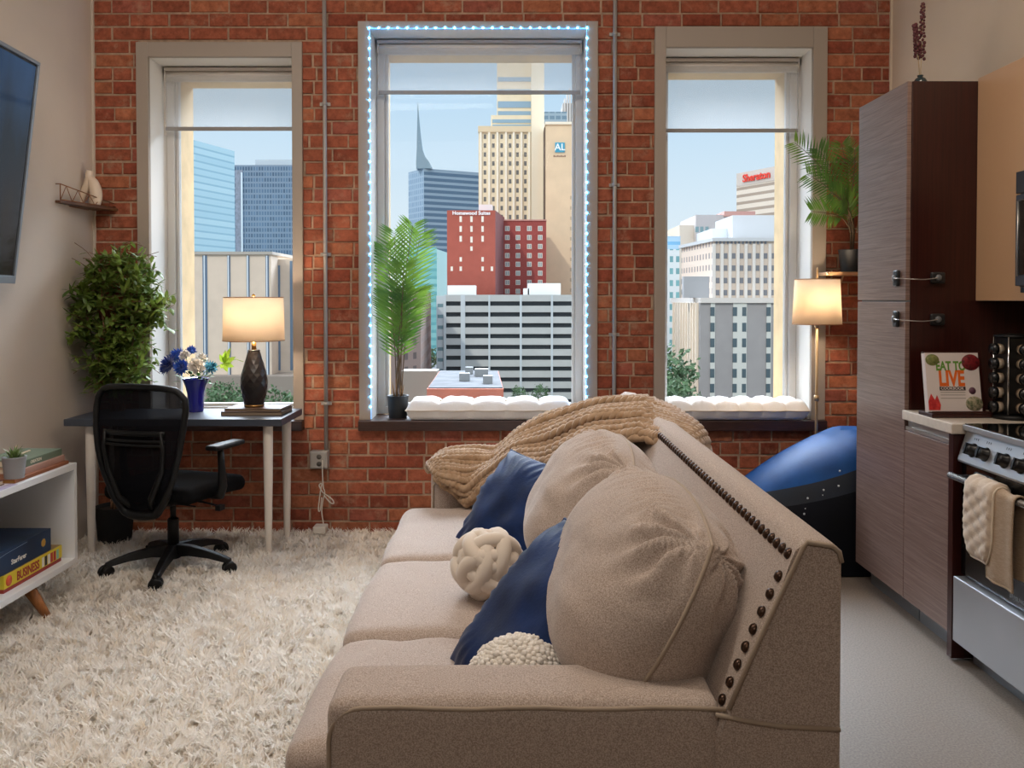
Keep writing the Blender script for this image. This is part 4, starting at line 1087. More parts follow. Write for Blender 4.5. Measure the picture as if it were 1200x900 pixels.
BULB = mat('lamp_bulb', 'fff2dd', .5, emis='ffdcb0', estr=12)
lx, ly, lz = -1.385, 4.575, dz + .036
lamp = thing('table_lamp', 'lit table lamp with dark faceted ceramic base and drum shade on the desk', 'lamp', (lx, ly, lz))
pf = [(.050, 0), (.052, .012), (.056, .03), (.067, .07), (.073, .115), (.069, .165), (.056, .215), (.042, .26), (.031, .30), (.030, .308)]
mb = MB(); n = 12
def lr(z):
    for (r0, z0), (r1, z1) in zip(pf, pf[1:]):
        if z <= z1: return r0 + (r1 - r0) * (z - z0) / (z1 - z0)
    return pf[-1][0]
rg = []; K = 12
for i in range(K + 1):
    z = .012 + (.30 - .012) * i / K; r = lr(z)
    rg.append([(lx + r * math.cos(2 * PI * (j + .5 * (i % 2)) / n), ly + r * math.sin(2 * PI * (j + .5 * (i % 2)) / n), lz + z) for j in range(n)])
vs = [p for r in rg for p in r]; fs = []
for i in range(K):
    for j in range(n):
        a_, b_ = i * n + j, i * n + (j + 1) % n; c_, d_ = a_ + n, b_ + n
        if i % 2 == 0: fs += [(a_, b_, c_), (b_, d_, c_)]
        else: fs += [(a_, b_, d_), (a_, d_, c_)]
# recess each diamond centre so that the facets read
mb.add(vs, fs, 0, False); mb.lathe([(.050, 0), (.052, .013)], (lx, ly, lz), 24); mb.lathe([(.033, .298), (.031, .304)], (lx, ly, lz), 24)
mb.build('base', mat('dark_ceramic', '1f1a19', .3, spec=.5), lamp)
MB().lathe([(.052, -.0), (.053, .012)], (lx, ly, lz), 28).lathe([(.013, .30), (.012, .35)], (lx, ly, lz), 18).build('neck', BRASS, lamp)
zs0 = WZ(399, ly); zs1 = WZ(348.5, ly)
def drum(root, x, y, z0, z1, r0, r1, matr):
    m = MB(); m.rings([[(x + r * math.cos(2 * PI * j / 56), y + r * math.sin(2 * PI * j / 56), z) for j in range(56)] for r, z in ((r0, z0), (r0 + (r1 - r0) * .5, (z0 + z1) / 2), (r1, z1))], caps=False)
    o = m.build('lamp_shade', matr, root, solid=.0015)
    tr = mat('shade_trim', 'b48a62', .7)
    for r, z in ((r0, z0), (r1, z1)): MB().tube([(x + r * math.cos(2 * PI * j / 48), y + r * math.sin(2 * PI * j / 48), z) for j in range(48)], .0025, 6, closed=True).build('rim', tr, o)
    m = MB()
    for k_ in range(3):
        t = 2 * PI * k_ / 3 + .4; m.tube([(x, y, z1 - .012), (x + r1 * math.cos(t), y + r1 * math.sin(t), z1 - .002)], .0018, 5)
    m.build('spider', BRASS, root)
drum(lamp, lx, ly, zs0, zs1, .160, .154, LSH)
MB().tube([(lx, ly, lz + .35), (lx, ly, zs1 + .004)], .004, 8).build('harp', BRASS, lamp)
MB().lathe([(.004, 0), (.009, .006), (.009, .012), (.003, .02)], (lx, ly, zs1), 14).build('finial', BRASS, lamp)
MB().sphere((lx, ly, (zs0 + zs1) / 2 - .01), .026, 16, 12).build('bulb', BULB, lamp)
light('desk_lamp_light', 'POINT', (lx, ly - .04, (zs0 + zs1) / 2), 14.0, (1, .82, .62), size=.04)

# cobalt vase with flowers
vx, vy = -1.722, 4.64
vase = thing('flower_vase', 'cobalt blue glass vase flaring at the lip, on the desk beside the lamp', 'vase', (vx, vy, dz))
COB = mat('cobalt_glass', '10127a', .06, spec=.8, coat=.6)
MB().lathe([(.040, 0), (.041, .01), (.042, .05), (.046, .10), (.055, .14), (.070, .175), (.074, .182), (.068, .176), (.052, .14), (.042, .10), (.036, .02), (.002, .015)], (vx, vy, dz), 32, caps=False).build('body', COB, vase)
MB().lathe([(.05, 0.1395), (.001, .14)], (vx, vy, dz), 16, caps=False).build('filling', mat('stem_green', '33502c', .8), vase)
bq = thing('flower_bouquet', 'bouquet of blue and white artificial flowers in the cobalt vase', 'flowers', (vx, vy, dz + .14))
BLU = mat('petal_blue', '2456b8', .7, sheen=.3); BLD = mat('petal_deep_blue', '1b3a92', .7, sheen=.3); WHP = mat('petal_white', 'efe9e0', .7, sheen=.2); TEAL = mat('petal_teal', '2a6f8c', .7)
LG = mat('leaf_green', '4d7a3a', .55, var=.25, vscale=30); LGB = leafmat('leaf_bright', '93b53a', '84a030', 20, .4)
rd = random.Random(3)
def bloom(c, r, matr, petals=46, name='blue_flower', pointy=True, lab=None):
    m = MB(); out = Vector((c[0] - vx, c[1] - vy - .02, .05)).normalized(); q = out.to_track_quat('Z', 'Y')
    for i in range(petals):
        z = 1 - 1.05 * (i + .5) / petals; t = i * 2.39996; s_ = math.sqrt(max(0, 1 - z * z)); d = q @ Vector((s_ * math.cos(t), s_ * math.sin(t), z))
        sd = d.orthogonal().normalized(); sd = (Matrix.Rotation(rd.uniform(0, 6), 3, d) @ sd) if not pointy else d.cross(out).normalized() if d.cross(out).length > .1 else sd
        L_ = r * rd.uniform(.8, 1.05); w = L_ * (.16 if pointy else .38); nn_ = d.cross(sd); cc = Vector(c)
        m.add([cc + d * L_ * .15, cc + d * L_ * .6 + sd * w + nn_ * w * .3, cc + d * L_, cc + d * L_ * .6 - sd * w + nn_ * w * .3, cc + d * L_ * .6 - nn_ * w * .2], [(0, 1, 4), (1, 2, 4), (2, 3, 4), (3, 0, 4)], 0, True)
    m.sphere(c, r * .3, 8, 6)
    o = m.build(name, matr, bq); return o
def F(px, py, Y): return (WX(px, Y), Y, WZ(py, Y))
bloom(F(200, 427, 4.58), .062, BLD, 70); bloom(F(209, 418, 4.68), .055, BLU, 60); bloom(F(193, 433, 4.64), .040, BLD, 40)
bloom(F(213, 431, 4.54), .050, BLU, 60); bloom(F(224, 412, 4.70), .040, BLU, 40)
bloom(F(217, 417, 4.60), .038, WHP, 30, 'white_flower', False); bloom(F(230, 429, 4.55), .052, WHP, 34, 'white_flower', False); bloom(F(236, 420, 4.66), .036, WHP, 24, 'white_flower', False)
bloom(F(246, 431, 4.60), .045, TEAL, 44, 'teal_flower')
def leaf(m, base, tip, w, bend=.1, up=None, segs=4):
    base, tip = Vector(base), Vector(tip); d = tip - base; L_ = d.length; dn = d.normalized()
    s_ = dn.cross(Vector((0, 0, 1)) if up is None else up)
    s_ = s_.normalized() if s_.length > 1e-4 else dn.orthogonal().normalized(); n_ = s_.cross(dn)
    vs = [base]; 
    for i in range(1, segs):
        f = i / segs; ww = w * math.sin(PI * f ** .8) ; c_ = base + d * f + n_ * bend * L_ * math.sin(PI * f)
        vs += [c_ + s_ * ww - n_ * ww * .25, c_, c_ - s_ * ww - n_ * ww * .25]
    vs.append(tip); fs = [(0, 1, 2), (0, 2, 3)]
    for i in range(segs - 2):
        a = 1 + i * 3; fs += [(a, a + 3, a + 4, a + 1), (a + 1, a + 4, a + 5, a + 2)]
    a = 1 + (segs - 2) * 3; e = len(vs) - 1; fs += [(a, e, a + 1), (a + 1, e, a + 2)]
    m.add(vs, fs, 0, True)
m = MB()
for i in range(60):
    t = rd.uniform(0, 2 * PI); r_ = rd.uniform(.02, .12); b_ = (vx, vy, dz + .17); tip = (vx + r_ * math.cos(t) * 1.25, vy + r_ * math.sin(t) * .7, dz + .17 + rd.uniform(-.02, .12))
    mid = [vx + (tip[0] - vx) * .6, vy + (tip[1] - vy) * .6, b_[2] + (tip[2] - b_[2]) * .6]; leaf(m, mid, tip, .012)
m.build('foliage', LG, bq)
m = MB(); c = F(262, 426, 4.58)
for dxp, dyp in ((8, -17), (14, -6), (12, 6), (2, -14), (-5, -9), (-4, 8), (4, 12)): leaf(m, c, F(262 + dxp, 424 + dyp, 4.56), .014, .05, up=Vector((0, -1, 0)))
m.tube([(vx, vy, dz + .15), F(240, 436, 4.62), c], .002, 5); m.tube([c, F(276, 421, 4.57), F(285, 424, 4.57)], .0016, 5)
m.build('bright_leaf', LGB, bq)
for p in ((200, 427, 4.6), (230, 429, 4.58), (217, 417, 4.62), (246, 431, 4.62)):
    MB().tube([(vx, vy, dz + .10), (vx + (F(*p)[0] - vx) * .5, vy, dz + .18), F(*p)], .0018, 5).build('stem', LG, bq)

# ------------------------------------------------------------------ office chair (local frame: faces +Y)
BLK = mat('black_plastic', '0b0b0c', .45, spec=.3); BFAB = mat('black_seat_fabric', '0c0c0e', .95, bump=.3, bscale=300, spec=.1, bdist=.001)
def mk_mesh_fabric():
    m = bpy.data.materials.new('black_mesh'); m.use_nodes = True; N = m.node_tree.nodes; L = m.node_tree.links; N.clear()
    o = N.new('ShaderNodeOutputMaterial'); tr = N.new('ShaderNodeBsdfTransparent'); df = N.new('ShaderNodeBsdfDiffuse'); df.inputs[0].default_value = (.008, .008, .010, 1); mx = N.new('ShaderNodeMixShader')
    t = N.new('ShaderNodeTexCoord'); w1 = N.new('ShaderNodeTexWave'); w1.inputs['Scale'].default_value = 90; w1.bands_direction = 'X'; w2 = N.new('ShaderNodeTexWave'); w2.inputs['Scale'].default_value = 90; w2.bands_direction = 'Z'
    L.new(t.outputs['Object'], w1.inputs[0]); L.new(t.outputs['Object'], w2.inputs[0]); mxm = N.new('ShaderNodeMath'); mxm.operation = 'MAXIMUM'
    L.new(w1.outputs['Fac'], mxm.inputs[0]); L.new(w2.outputs['Fac'], mxm.inputs[1]); mr = N.new('ShaderNodeMapRange'); mr.inputs[1].default_value = 0.3; mr.inputs[2].default_value = .75; mr.inputs[3].default_value = .80; mr.inputs[4].default_value = 1.0
    L.new(mxm.outputs[0], mr.inputs[0]); L.new(mr.outputs[0], mx.inputs[0]); L.new(tr.outputs[0], mx.inputs[1]); L.new(df.outputs[0], mx.inputs[2]); L.new(mx.outputs[0], o.inputs[0]); return m
MESHF = mk_mesh_fabric()
ch = thing('office_chair', 'black mesh-back swivel office chair with armrests on a five-star base', 'chair')
# star base
for i in range(5):
    a = math.radians(52 - 68 + 90 - 90 + 72 * i + 22)     # set in the chair frame, then turned with it
    c_, s_ = math.cos(a), math.sin(a)
    st_ = [(.02, .120, .034, .042), (.10, .122, .030, .032), (.20, .108, .025, .024), (.28, .088, .022, .018), (.305, .080, .019, .015)]
    rg = []
    for r, z, w, h in st_:
        rg.append([(r * c_ - s_ * w * q, r * s_ + c_ * w * q, z + h * p) for q, p in ((-1, -.7), (-.6, .7), (.6, .7), (1, -.7))])
    lg = MB().rings(rg, True, 0, False).build('base_leg', BLK, ch, bevel=.004)
    cx, cy = .30 * c_, .30 * s_; m = MB(); yaw = a + .8 + i
    for sd in (-1, 1):
        q0 = []
        for dd in (.006, .010, .022, .026):
            rr_ = .031 if dd in (.010, .022) else .026
            q0.append([(cx + math.cos(yaw) * rr_ * math.cos(k_ * PI / 9) - math.sin(yaw) * dd * sd, cy + math.sin(yaw) * rr_ * math.cos(k_ * PI / 9) + math.cos(yaw) * dd * sd, .047 + rr_ * math.sin(k_ * PI / 9)) for k_ in range(18)])
        m.rings(q0)
    m.tube([(cx, cy, .05), (cx, cy, .085)], .008, 8)
    m.build('caster', BLK, lg)
MB().lathe([(.035, .08), (.04, .09), (.04, .14), (.03, .15)], (0, 0, 0), 24).lathe([(.027, .15), (.027, .27), (.024, .275)], (0, 0, 0), 24).lathe([(.014, .27), (.014, .37)], (0, 0, 0), 16).build('gas_column', BLK, ch)
MB().box(-.07, .07, -.10, .12, .355, .385).build('tilt_plate', BLK, ch, bevel=.01)
MB().tube([(.05, .02, .365), (.16, .02, .36), (.24, .03, .345)], .005, 8).tube([(.05, -.06, .365), (.17, -.05, .355)], .004, 8).box(.235, .262, .01, .05, .325, .35).build('lever', BLK, ch)
def sd_(p, n): return Vector((0, 0, (-.02 * max(0, p.y / .24) ** 2 if p.z > -1 else 0)))
rbox(MB(), (0, .03, .432), (.245, .235, .040), .036, 20, puff=(0, 0, .012), disp=sd_).build('seat', BFAB, ch)
# back frame: outline in (x, z) with a curve in y
def bx(t): return bx0(t) * 1.10
def bx0(t):   # half width by height fraction 0..1
    pts_ = [(0, .085), (.12, .13), (.3, .175), (.5, .205), (.7, .222), (.85, .228), (.94, .222), (1, .19)]
    for (a, b), (c, d) in zip(pts_, pts_[1:]):
        if t <= c: return b + (d - b) * (t - a) / (c - a)
    return .19
ZB0, ZB1 = .36, .925
def bp_(x, z):
    f = (z - ZB0) / (ZB1 - ZB0); y = -.235 - .035 * math.sin(PI * min(1, max(0, f)) * .9) * 1.0 - .03 * f + .9 * x * x + (.03 * (f - .35) ** 2)
    return (x, y, z)
path = []
for i in range(0, 31): f = i / 30; path.append((bx(f), ZB0 + (ZB1 - ZB0) * f))
top_ = [(bx(1) * math.cos(t), ZB1 + .022 * math.sin(t)) for t in [PI * i / 12 for i in range(1, 12)]]
left = [(-x, z) for x, z in reversed(path)]
bot_ = [(-bx(0) * math.cos(t), ZB0 - .02 * math.sin(t)) for t in [PI * i / 8 for i in range(1, 8)]]
loop = path + top_ + left + bot_
MB().tube([bp_(x, z) for x, z in loop], [.015 if z > ZB0 + .1 else .02 for x, z in loop], 10, closed=True).build('back_frame', BLK, ch)
m = MB(); rows = []
for i in range(33):
    f = i / 32; z = ZB0 + (ZB1 + .015 - ZB0) * f; w_ = bx(f) if f < .97 else bx(1) * .9
    rows.append([tuple(Vector(bp_(x, z)) + Vector((0, .004, 0))) for x in [w_ * (-1 + 2 * j / 14) for j in range(15)]])
m.grid(rows).build('back_mesh', MESHF, ch)
# inner support: V shaped spine and lumbar bands
m = MB()
for sx in (-1, 1):
    m.tube([(sx * .03, -.10, .372), (sx * .05, -.20, .365), (sx * .09, -.262, .43), (sx * .15, -.262, .56), (sx * .165, -.27, .66), (sx * .155, -.275, .74)], [.018, .018, .015, .013, .011, .007], 8)
m.build('spine', BLK, ch)
m = MB()
for z, h in ((.735, .012), (.70, .006), (.68, .006)):
    rows = [[tuple(Vector(bp_(x, z + dz_)) + Vector((0, -.006, 0))) for x in [-.17 + .34 * j / 12 for j in range(13)]] for dz_ in (-h, h)]
    m.grid(rows)
m.build('lumbar_support', BLK, ch, solid=.006)
for sx in (-1, 1):
    m = MB(); X0 = sx * .235
    m.tube([(sx * .20, .02, .40), (sx * .265, .01, .405), (sx * .285, 0, .45), (sx * .287, -.01, .55), (sx * .285, -.015, .632)], [.02, .024, .022, .017, .015], 10)
    m.build('arm_post', BLK, ch)
    rbox(MB(), (sx * .282, .03, .645), (.036, .115, .013), .012, 12).build('arm_pad', BLK, ch)
ch.location = (-1.668, 4.18, 0); ch.rotation_euler = (0, 0, math.radians(73 - 90))

# ------------------------------------------------------------------ corner tree
def pot(root, x, y, z, r0, r1, h, matr, soil='2b211b'):
    MB().lathe([(r0, 0), (r0 + (r1 - r0) * .5, h * .5), (r1, h - .004), (r1 + .002, h), (r1 - .008, h), (r1 - .010, h - .02), (.001, h - .022)], (x, y, z), 32, caps=False).lathe([(r0, .0005), (.001, .0005)], (x, y, z), 32, caps=False).build('pot', matr, root)
    MB().lathe([(r1 - .010, h - .020), (.001, h - .014)], (x, y, z), 20, caps=False).build('soil', mat('soil', soil, .95, bump=.5, bscale=90), root)
tx, ty = -2.16, 4.66
tr_ = thing('artificial_tree', 'tall artificial olive tree with dense small leaves in the room corner', 'tree', (tx, ty, 0))
pot(tr_, tx - .02, ty, .02, .085, .10, .20, mat('black_fuzzy_pot', '0e0e10', .9, bump=.4, bscale=120))
STEM = mat('stem_brown', '7a5a40', .8, var=.2, vscale=40)
OL = leafmat('olive_leaf', '4a6428', '7f9440', 7, .25)
rd = random.Random(11); tips = []
m = MB()
stems = []
for k_ in range(5):
    a = rd.uniform(0, 2 * PI); sx, sy = (-.12, -.05, .02, .09, .14)[k_], rd.uniform(-.14, .04)
    P = [Vector((tx - .02 + rd.uniform(-.02, .02), ty + rd.uniform(-.02, .02), .2)), Vector((tx + sx * .1, ty + sy * .1, .55)), Vector((tx + sx * .35, ty + sy * .4, .85)), Vector((tx + sx * 1.1, ty + sy, 1.2)), Vector((tx + sx * 1.2, ty + sy * 1.5, (1.42, 1.56, 1.64, 1.50, 1.36)[k_]))]
    pts = [catmull(P, i / 20) for i in range(21)]; m.tube(pts, [.007 - .0045 * i / 20 for i in range(21)], 6); stems.append(pts)
twigs = []
for pts in stems:
    for i in range(44):
        b_ = pts[rd.randint(10, 20)]; t = rd.uniform(0, 2 * PI); L_ = rd.uniform(.10, .23)
        e_ = b_ + Vector((math.cos(t) * L_, math.sin(t) * L_ * .75, rd.uniform(-.05, .16)))
        e_.x = max(XL + .05, min(-1.90, e_.x)); e_.y = max(4.36, min(4.80, e_.y)); e_.z = min(1.66, e_.z)
        P = [b_, b_ * .5 + e_ * .5 + Vector((0, 0, .02)), e_]; tw = [catmull(P, q / 6) for q in range(7)]; m.tube(tw, .0016, 4); twigs.append(tw)
m.build('stems', STEM, tr_)
m = MB()
for tw in twigs:
    for q in range(1, 7):
        for s_ in range(3):
            b_ = tw[q]; d = (tw[min(6, q + 1)] - tw[q - 1]).normalized(); v = Vector((rd.gauss(0, 1), rd.gauss(0, 1), rd.gauss(0, .7))).normalized()
            dirn = (d * .6 + v).normalized(); L_ = rd.uniform(.045, .07); e_ = b_ + dirn * L_
            if e_.x < XL + .004 or e_.y > YB - .01: continue
            if ((e_.x + 2.14) / .275) ** 2 + ((e_.z - 1.23) / .44) ** 2 > rd.uniform(.8, 1.05): continue
            leaf(m, b_, e_, L_ * .21, .08, segs=3)
m.build('foliage', OL, tr_)

# ------------------------------------------------------------------ palm on the ledge
PLM = leafmat('palm_leaf', '2f5a26', '6f9636', 5, .36)
def palm(root, x, y, z0, fronds, nl, ll, seed, stemm, lw=.006, lm=None):
    rd = random.Random(seed)
    for (ex, ey, ez, bare) in fronds:
        b_ = Vector((x + rd.uniform(-.02, .02), y + rd.uniform(-.02, .02), z0)); e_ = Vector((ex, ey, ez))
        P = [b_, b_ * .62 + e_ * .38 + Vector(((b_.x - e_.x) * .12, (b_.y - e_.y) * .1, .04)), b_ * .25 + e_ * .75 + Vector(((b_.x - e_.x) * .1, 0, .02)), e_]
        pts = [catmull(P, i / 30) for i in range(31)]
        m = MB(); m.tube(pts, [.0042 - .003 * i / 30 for i in range(31)], 6, 1)
        for i in range(nl):
            f_ = bare + (1 - bare) * i / (nl - 1); p = catmull(P, f_); d = (catmull(P, min(1, f_ + .02)) - catmull(P, max(0, f_ - .02))).normalized()
            side = d.cross(Vector((0, -1, .15))).normalized()
            L_ = ll * (.55 + .45 * math.sin(PI * min(1, (i + 3) / nl * .85))) * rd.uniform(.9, 1.1)
            for s_ in (-1, 1):
                e2 = p + (d * .62 + side * s_ * .85 + Vector((0, rd.uniform(-.25, .25), 0))).normalized() * L_
                k0 = len(m.v); leaf(m, p, e2, lw, .05, up=Vector((0, -1, 0.2)), segs=4)
        m.build('frond', [lm or PLM, stemm], root)
px_, py_, pz_ = WX(466, 4.96), 4.96, SILL
pl = thing('potted_palm', 'green artificial palm in a small black pot on the middle ledge', 'plant', (px_, py_, pz_ + .001))
pot(pl, px_, py_, pz_ + .001, .052, .063, .128, mat('black_pot', '17181a', .5))
PST = mat('palm_stem', '5d4a33', .6)
palm(pl, px_, py_, pz_ + .11, [(F(484, 265, 4.93)[0], 4.93, WZ(264, 4.93), .26), (F(493, 276, 5.0)[0], 5.0, WZ(276, 5.0), .3), (F(462, 266, 4.98)[0], 4.98, WZ(272, 4.98), .28), (F(451, 290, 5.0)[0], 5.0, WZ(290, 5.0), .28),
                              (F(473, 300, 4.9)[0], 4.90, WZ(312, 4.9), .3), (F(457, 330, 4.94)[0], 4.94, WZ(345, 4.94), .3), (F(488, 350, 4.94)[0], 4.94, WZ(340, 4.94), .3)], 25, .15, 4, PST, .0058)
m = MB()
for i in range(7):
    t = i * .9; m.tube([(px_ + .02 * math.cos(t), py_ + .02 * math.sin(t), pz_ + .11), (px_ + .035 * math.cos(t), py_ + .035 * math.sin(t), pz_ + .19 + .02 * (i % 3))], [.006, .002], 6)
m.build('sheaths', mat('sheath_tan', '8b6a45', .7), pl)

# ------------------------------------------------------------------ wall shelf in the corner, vase
WOODS = mat('shelf_wood', '5a3a26', .5, var=.3, vscale=20, stretch=(1, 10, 10)); BWIRE = mat('copper_wire', '8a5a3a', .4, metal=.6)
sz = WZ(238, 4.459) ; A = (XL + .001, 4.455); B = (XL + .001, YB - .003); Cc = (WX(138, 4.85), YB - .003)
sh = thing('corner_shelf', 'small dark wooden corner shelf with a triangular wire rail high on the wall', 'shelf', (XL, 4.7, sz))
A2 = (XL + .03, 4.455)
MB().prism([A, A2, Cc, B], sz, sz + .014).build('board', WOODS, sh, bevel=.002)
m = MB(); rh = .085
P0 = Vector((A2[0] - .004, A2[1] + .006, sz + .014)); P1 = Vector((Cc[0] - .01, Cc[1] - .006, sz + .014)); up = Vector((0, 0, rh))
m.tube([P0, P0 + up], .0028, 6); m.tube([P0 + up, P1 + up * .25], .0028, 6); m.tube([P0 + Vector((0, 0, .003)), P1 + Vector((0, 0, .003))], .0028, 6)
for i in range(5):
    f0, f1, f2 = i / 5, (i + .5) / 5, (i + 1) / 5
    tp = lambda f: P0 * (1 - f) + P1 * f + up * (1 - .75 * f); bt = lambda f: P0 * (1 - f) + P1 * f
    m.tube([bt(f0), tp(f1)], .002, 6); m.tube([tp(f1), bt(f2)], .002, 6)
m.tube([P0 + up, Vector((XL + .002, P0.y, P0.z + rh))], .0028, 6)
m.build('wire_rail', BWIRE, sh)
MB().tube([Vector((XL + .003, 4.60, sz - .001)), Vector((XL + .003, 4.80, sz - .001))], .004, 6).build('bracket', BWIRE, sh)
vz = sz + .0145; vvx, vvy = WX(105, 4.74), 4.74
vs_ = thing('sculptural_vase', 'cream two-lobed ceramic vase leaning over the corner shelf rail', 'vase', (vvx, vvy, vz))
CRM = mat('cream_ceramic', 'd8c4ae', .4)
P = [Vector((vvx + .03, vvy, vz)), Vector((vvx + .042, vvy, vz + .06)), Vector((vvx + .03, vvy, vz + .12)), Vector((vvx + .005, vvy, vz + .16)), Vector((vvx + .008, vvy, vz + .195))]
MB().tube([catmull(P, i / 24) for i in range(25)], [.028, .03, .031, .032, .033, .033, .033, .033, .033, .032, .031, .03, .029, .028, .026, .025, .024, .023, .022, .021, .02, .019, .0185, .018, .018], 18).build('body', CRM, vs_)
P = [Vector((vvx - .045, vvy - .005, vz)), Vector((vvx - .035, vvy - .005, vz + .045)), Vector((vvx - .012, vvy - .003, vz + .10)), Vector((vvx + .006, vvy, vz + .15))]
MB().tube([catmull(P, i / 16) for i in range(17)], [.016 + .008 * i / 16 for i in range(17)], 16).build('lobe', CRM, vs_)

# ------------------------------------------------------------------ television
tvh, tvw = 1.03, 1.78
Mtv = Matrix.Translation((-2.25, 3.97, 1.935)) @ Matrix.Rotation(math.radians(3.5), 4, 'Z') @ Matrix.Rotation(math.radians(7.0), 4, 'Y')
# local: screen faces +X, runs towards -Y from the far edge
tv = thing('television', 'large wall-mounted flat television with silver frame tilted downwards', 'television', (-2.215, 3.1, 1.42))
SIL = mat('silver_bezel', '8f98a3', .35, metal=.6); TVB = mat('tv_black', '121214', .4)
m = MB(); m.box(-.045, -.004, -tvw, 0, -tvh / 2, tvh / 2, M=Mtv).build('housing', TVB, tv, bevel=.006)
m = MB(); f = .016
m.box(-.012, .006, -tvw, 0, tvh / 2 - f, tvh / 2, M=Mtv).box(-.012, .006, -tvw, 0, -tvh / 2, -tvh / 2 + f * 2.2, M=Mtv).box(-.012, .006, -f, 0, -tvh / 2 + f * 2.2, tvh / 2 - f, M=Mtv).box(-.012, .006, -tvw, -tvw + f, -tvh / 2 + f * 2.2, tvh / 2 - f, M=Mtv)
m.build('bezel', SIL, tv, bevel=.002)
def mk_screen():
    m = bpy.data.materials.new('tv_screen'); m.use_nodes = True; N = m.node_tree.nodes; L = m.node_tree.links; b = N['Principled BSDF']
    t = N.new('ShaderNodeTexCoord'); sp2 = N.new('ShaderNodeSeparateXYZ'); L.new(t.outputs['Object'], sp2.inputs[0])
    mr = N.new('ShaderNodeMapRange'); mr.inputs[1].default_value = 0.0; mr.inputs[2].default_value = 1.05; L.new(sp2.outputs['Z'], mr.inputs[0])
    n = N.new('ShaderNodeTexNoise'); n.inputs['Scale'].default_value = 3.2; n.inputs['Detail'].default_value = 9; mp = N.new('ShaderNodeMapping'); mp.inputs['Scale'].default_value = (1, 1.8, .8); L.new(t.outputs['Object'], mp.inputs[0]); L.new(mp.outputs[0], n.inputs[0])
    ad = N.new('ShaderNodeMath'); ad.operation = 'MULTIPLY_ADD'; ad.inputs[1].default_value = .5; L.new(n.outputs['Fac'], ad.inputs[0]); sb = N.new('ShaderNodeMath'); sb.operation = 'SUBTRACT'; L.new(mr.outputs[0], sb.inputs[0]); sb.inputs[1].default_value = .25
    L.new(sb.outputs[0], ad.inputs[2]); r = N.new('ShaderNodeValToRGB'); L.new(ad.outputs[0], r.inputs[0]); e = r.color_ramp.elements
    e[0].position = 0; e[0].color = lin('241c18'); e[1].position = 1; e[1].color = lin('34557e')
    for p, c in ((.25, '30261f'), (.42, '23222a'), (.6, '1c2532'), (.8, '27405f')): q = e.new(p); q.color = lin(c)
    b.inputs['Base Color'].default_value = (.003, .003, .004, 1); b.inputs['Roughness'].default_value = .12
    L.new(r.outputs[0], b.inputs['Emission Color']); b.inputs['Emission Strength'].default_value = .55; b.inputs['Specular IOR Level'].default_value = .12; return m
MB().box(-.004, .001, -tvw + f + .008, -f - .014, -tvh / 2 + f * 2.2 + .004, tvh / 2 - f - .012, M=Mtv).build('screen', mk_screen(), tv)
MB().box(XL + .002, XL + .04, 2.7, 3.4, 1.7, 2.15).box(XL + .04, -2.28, 2.95, 3.15, 1.8, 2.0).build('wall_mount', TVB, tv)

# ------------------------------------------------------------------ media console
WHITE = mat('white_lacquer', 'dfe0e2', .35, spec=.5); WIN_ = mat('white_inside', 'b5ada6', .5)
cx1, cyf, cyn, cz0, cz1 = -1.945, 3.80, 2.25, .172, .622
con = thing('media_console', 'low white open media console on angled wooden legs below the television', 'console', (-2.16, 3.0, 0))
MB().box(XL + .004, cx1, cyn, cyf, cz1 - .028, cz1).build('top', WHITE, con, bevel=.002)
MB().box(XL + .004, cx1, cyn, cyf, cz0, cz0 + .028).build('bottom_shelf', WHITE, con, bevel=.002)
for y0 in (cyf - .022, 3.0, cyn): MB().box(XL + .004, cx1 - .001, y0, y0 + .022, cz0 + .028, cz1 - .028).build('side_panel', WHITE, con)
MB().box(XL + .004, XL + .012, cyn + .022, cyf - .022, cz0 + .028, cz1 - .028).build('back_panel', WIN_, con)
OAK = mat('oak_leg', '9a6234', .5, var=.25, vscale=18, stretch=(8, 8, 1))
for (x, y, ddx, ddy) in ((-2.005, 3.50, .085, .03), (-2.32, 3.52, -.02, .03), (-2.005, 2.45, .085, -.03), (-2.32, 2.45, -.02, -.03)):
    MB().tube([(x, y, cz0), (x + ddx, y + ddy, .004)], [.026, .014], 16).build('leg', OAK, con)
# board games
CB = (cz0 + .0285)
YEL = mat('game_yellow', 'd8c230', .5); REDB = mat('game_red', '9a2c28', .5); GTOP = mat('game_top_print', 'a9a05a', .5, color2='7c4a3a', vscale=14)
gm = thing('board_game_box', 'yellow board game box with red lettering on the lower console shelf', 'game box', (-2.13, 3.53, CB))
MB().box(-2.29, -1.985, 3.31, 3.735, CB, CB + .016).build('base', REDB, gm)
MB().box(-2.292, -1.982, 3.308, 3.737, CB + .0161, CB + .070).build('lid', YEL, gm, bevel=.001)
MB().box(-2.290, -1.984, 3.310, 3.735, CB + .0701, CB + .0708).build('lid_print', GTOP, gm)
Mside = lambda x, y, z: Matrix(((0, 0, 1, x), (1, 0, 0, y), (0, 1, 0, z), (0, 0, 0, 1)))
text_mesh('BUSINESS', .050, REDB, gm, Mside(-1.9815, 3.475, CB + .040), 'lettering', .0004, bold=.0015, sx=.78)
MB().lathe([(.021, 0), (.021, .0006)], (0, 0, 0), 24).xf(Mside(-1.9815, 3.340, CB + .042)).build('round_badge', mat('badge_orange', 'd2542e', .5), gm)
m = MB()
for i, (y, c) in enumerate(((3.585, 0), (3.607, 1), (3.63, 0), (3.652, 2), (3.676, 2), (3.70, 3))): m.box(-1.9818, -1.9812, y - .009, y + .009, CB + .020, CB + .060, c)
m.build('side_print', [mat('print_white', 'e6e2da', .5), mat('print_black', '25201e', .5), mat('print_red', 'b03030', .5), mat('print_teal', '7fb5a8', .5)], gm)
NVB = mat('game_navy', '1f3a5c', .4, color2='16283f', vscale=5)
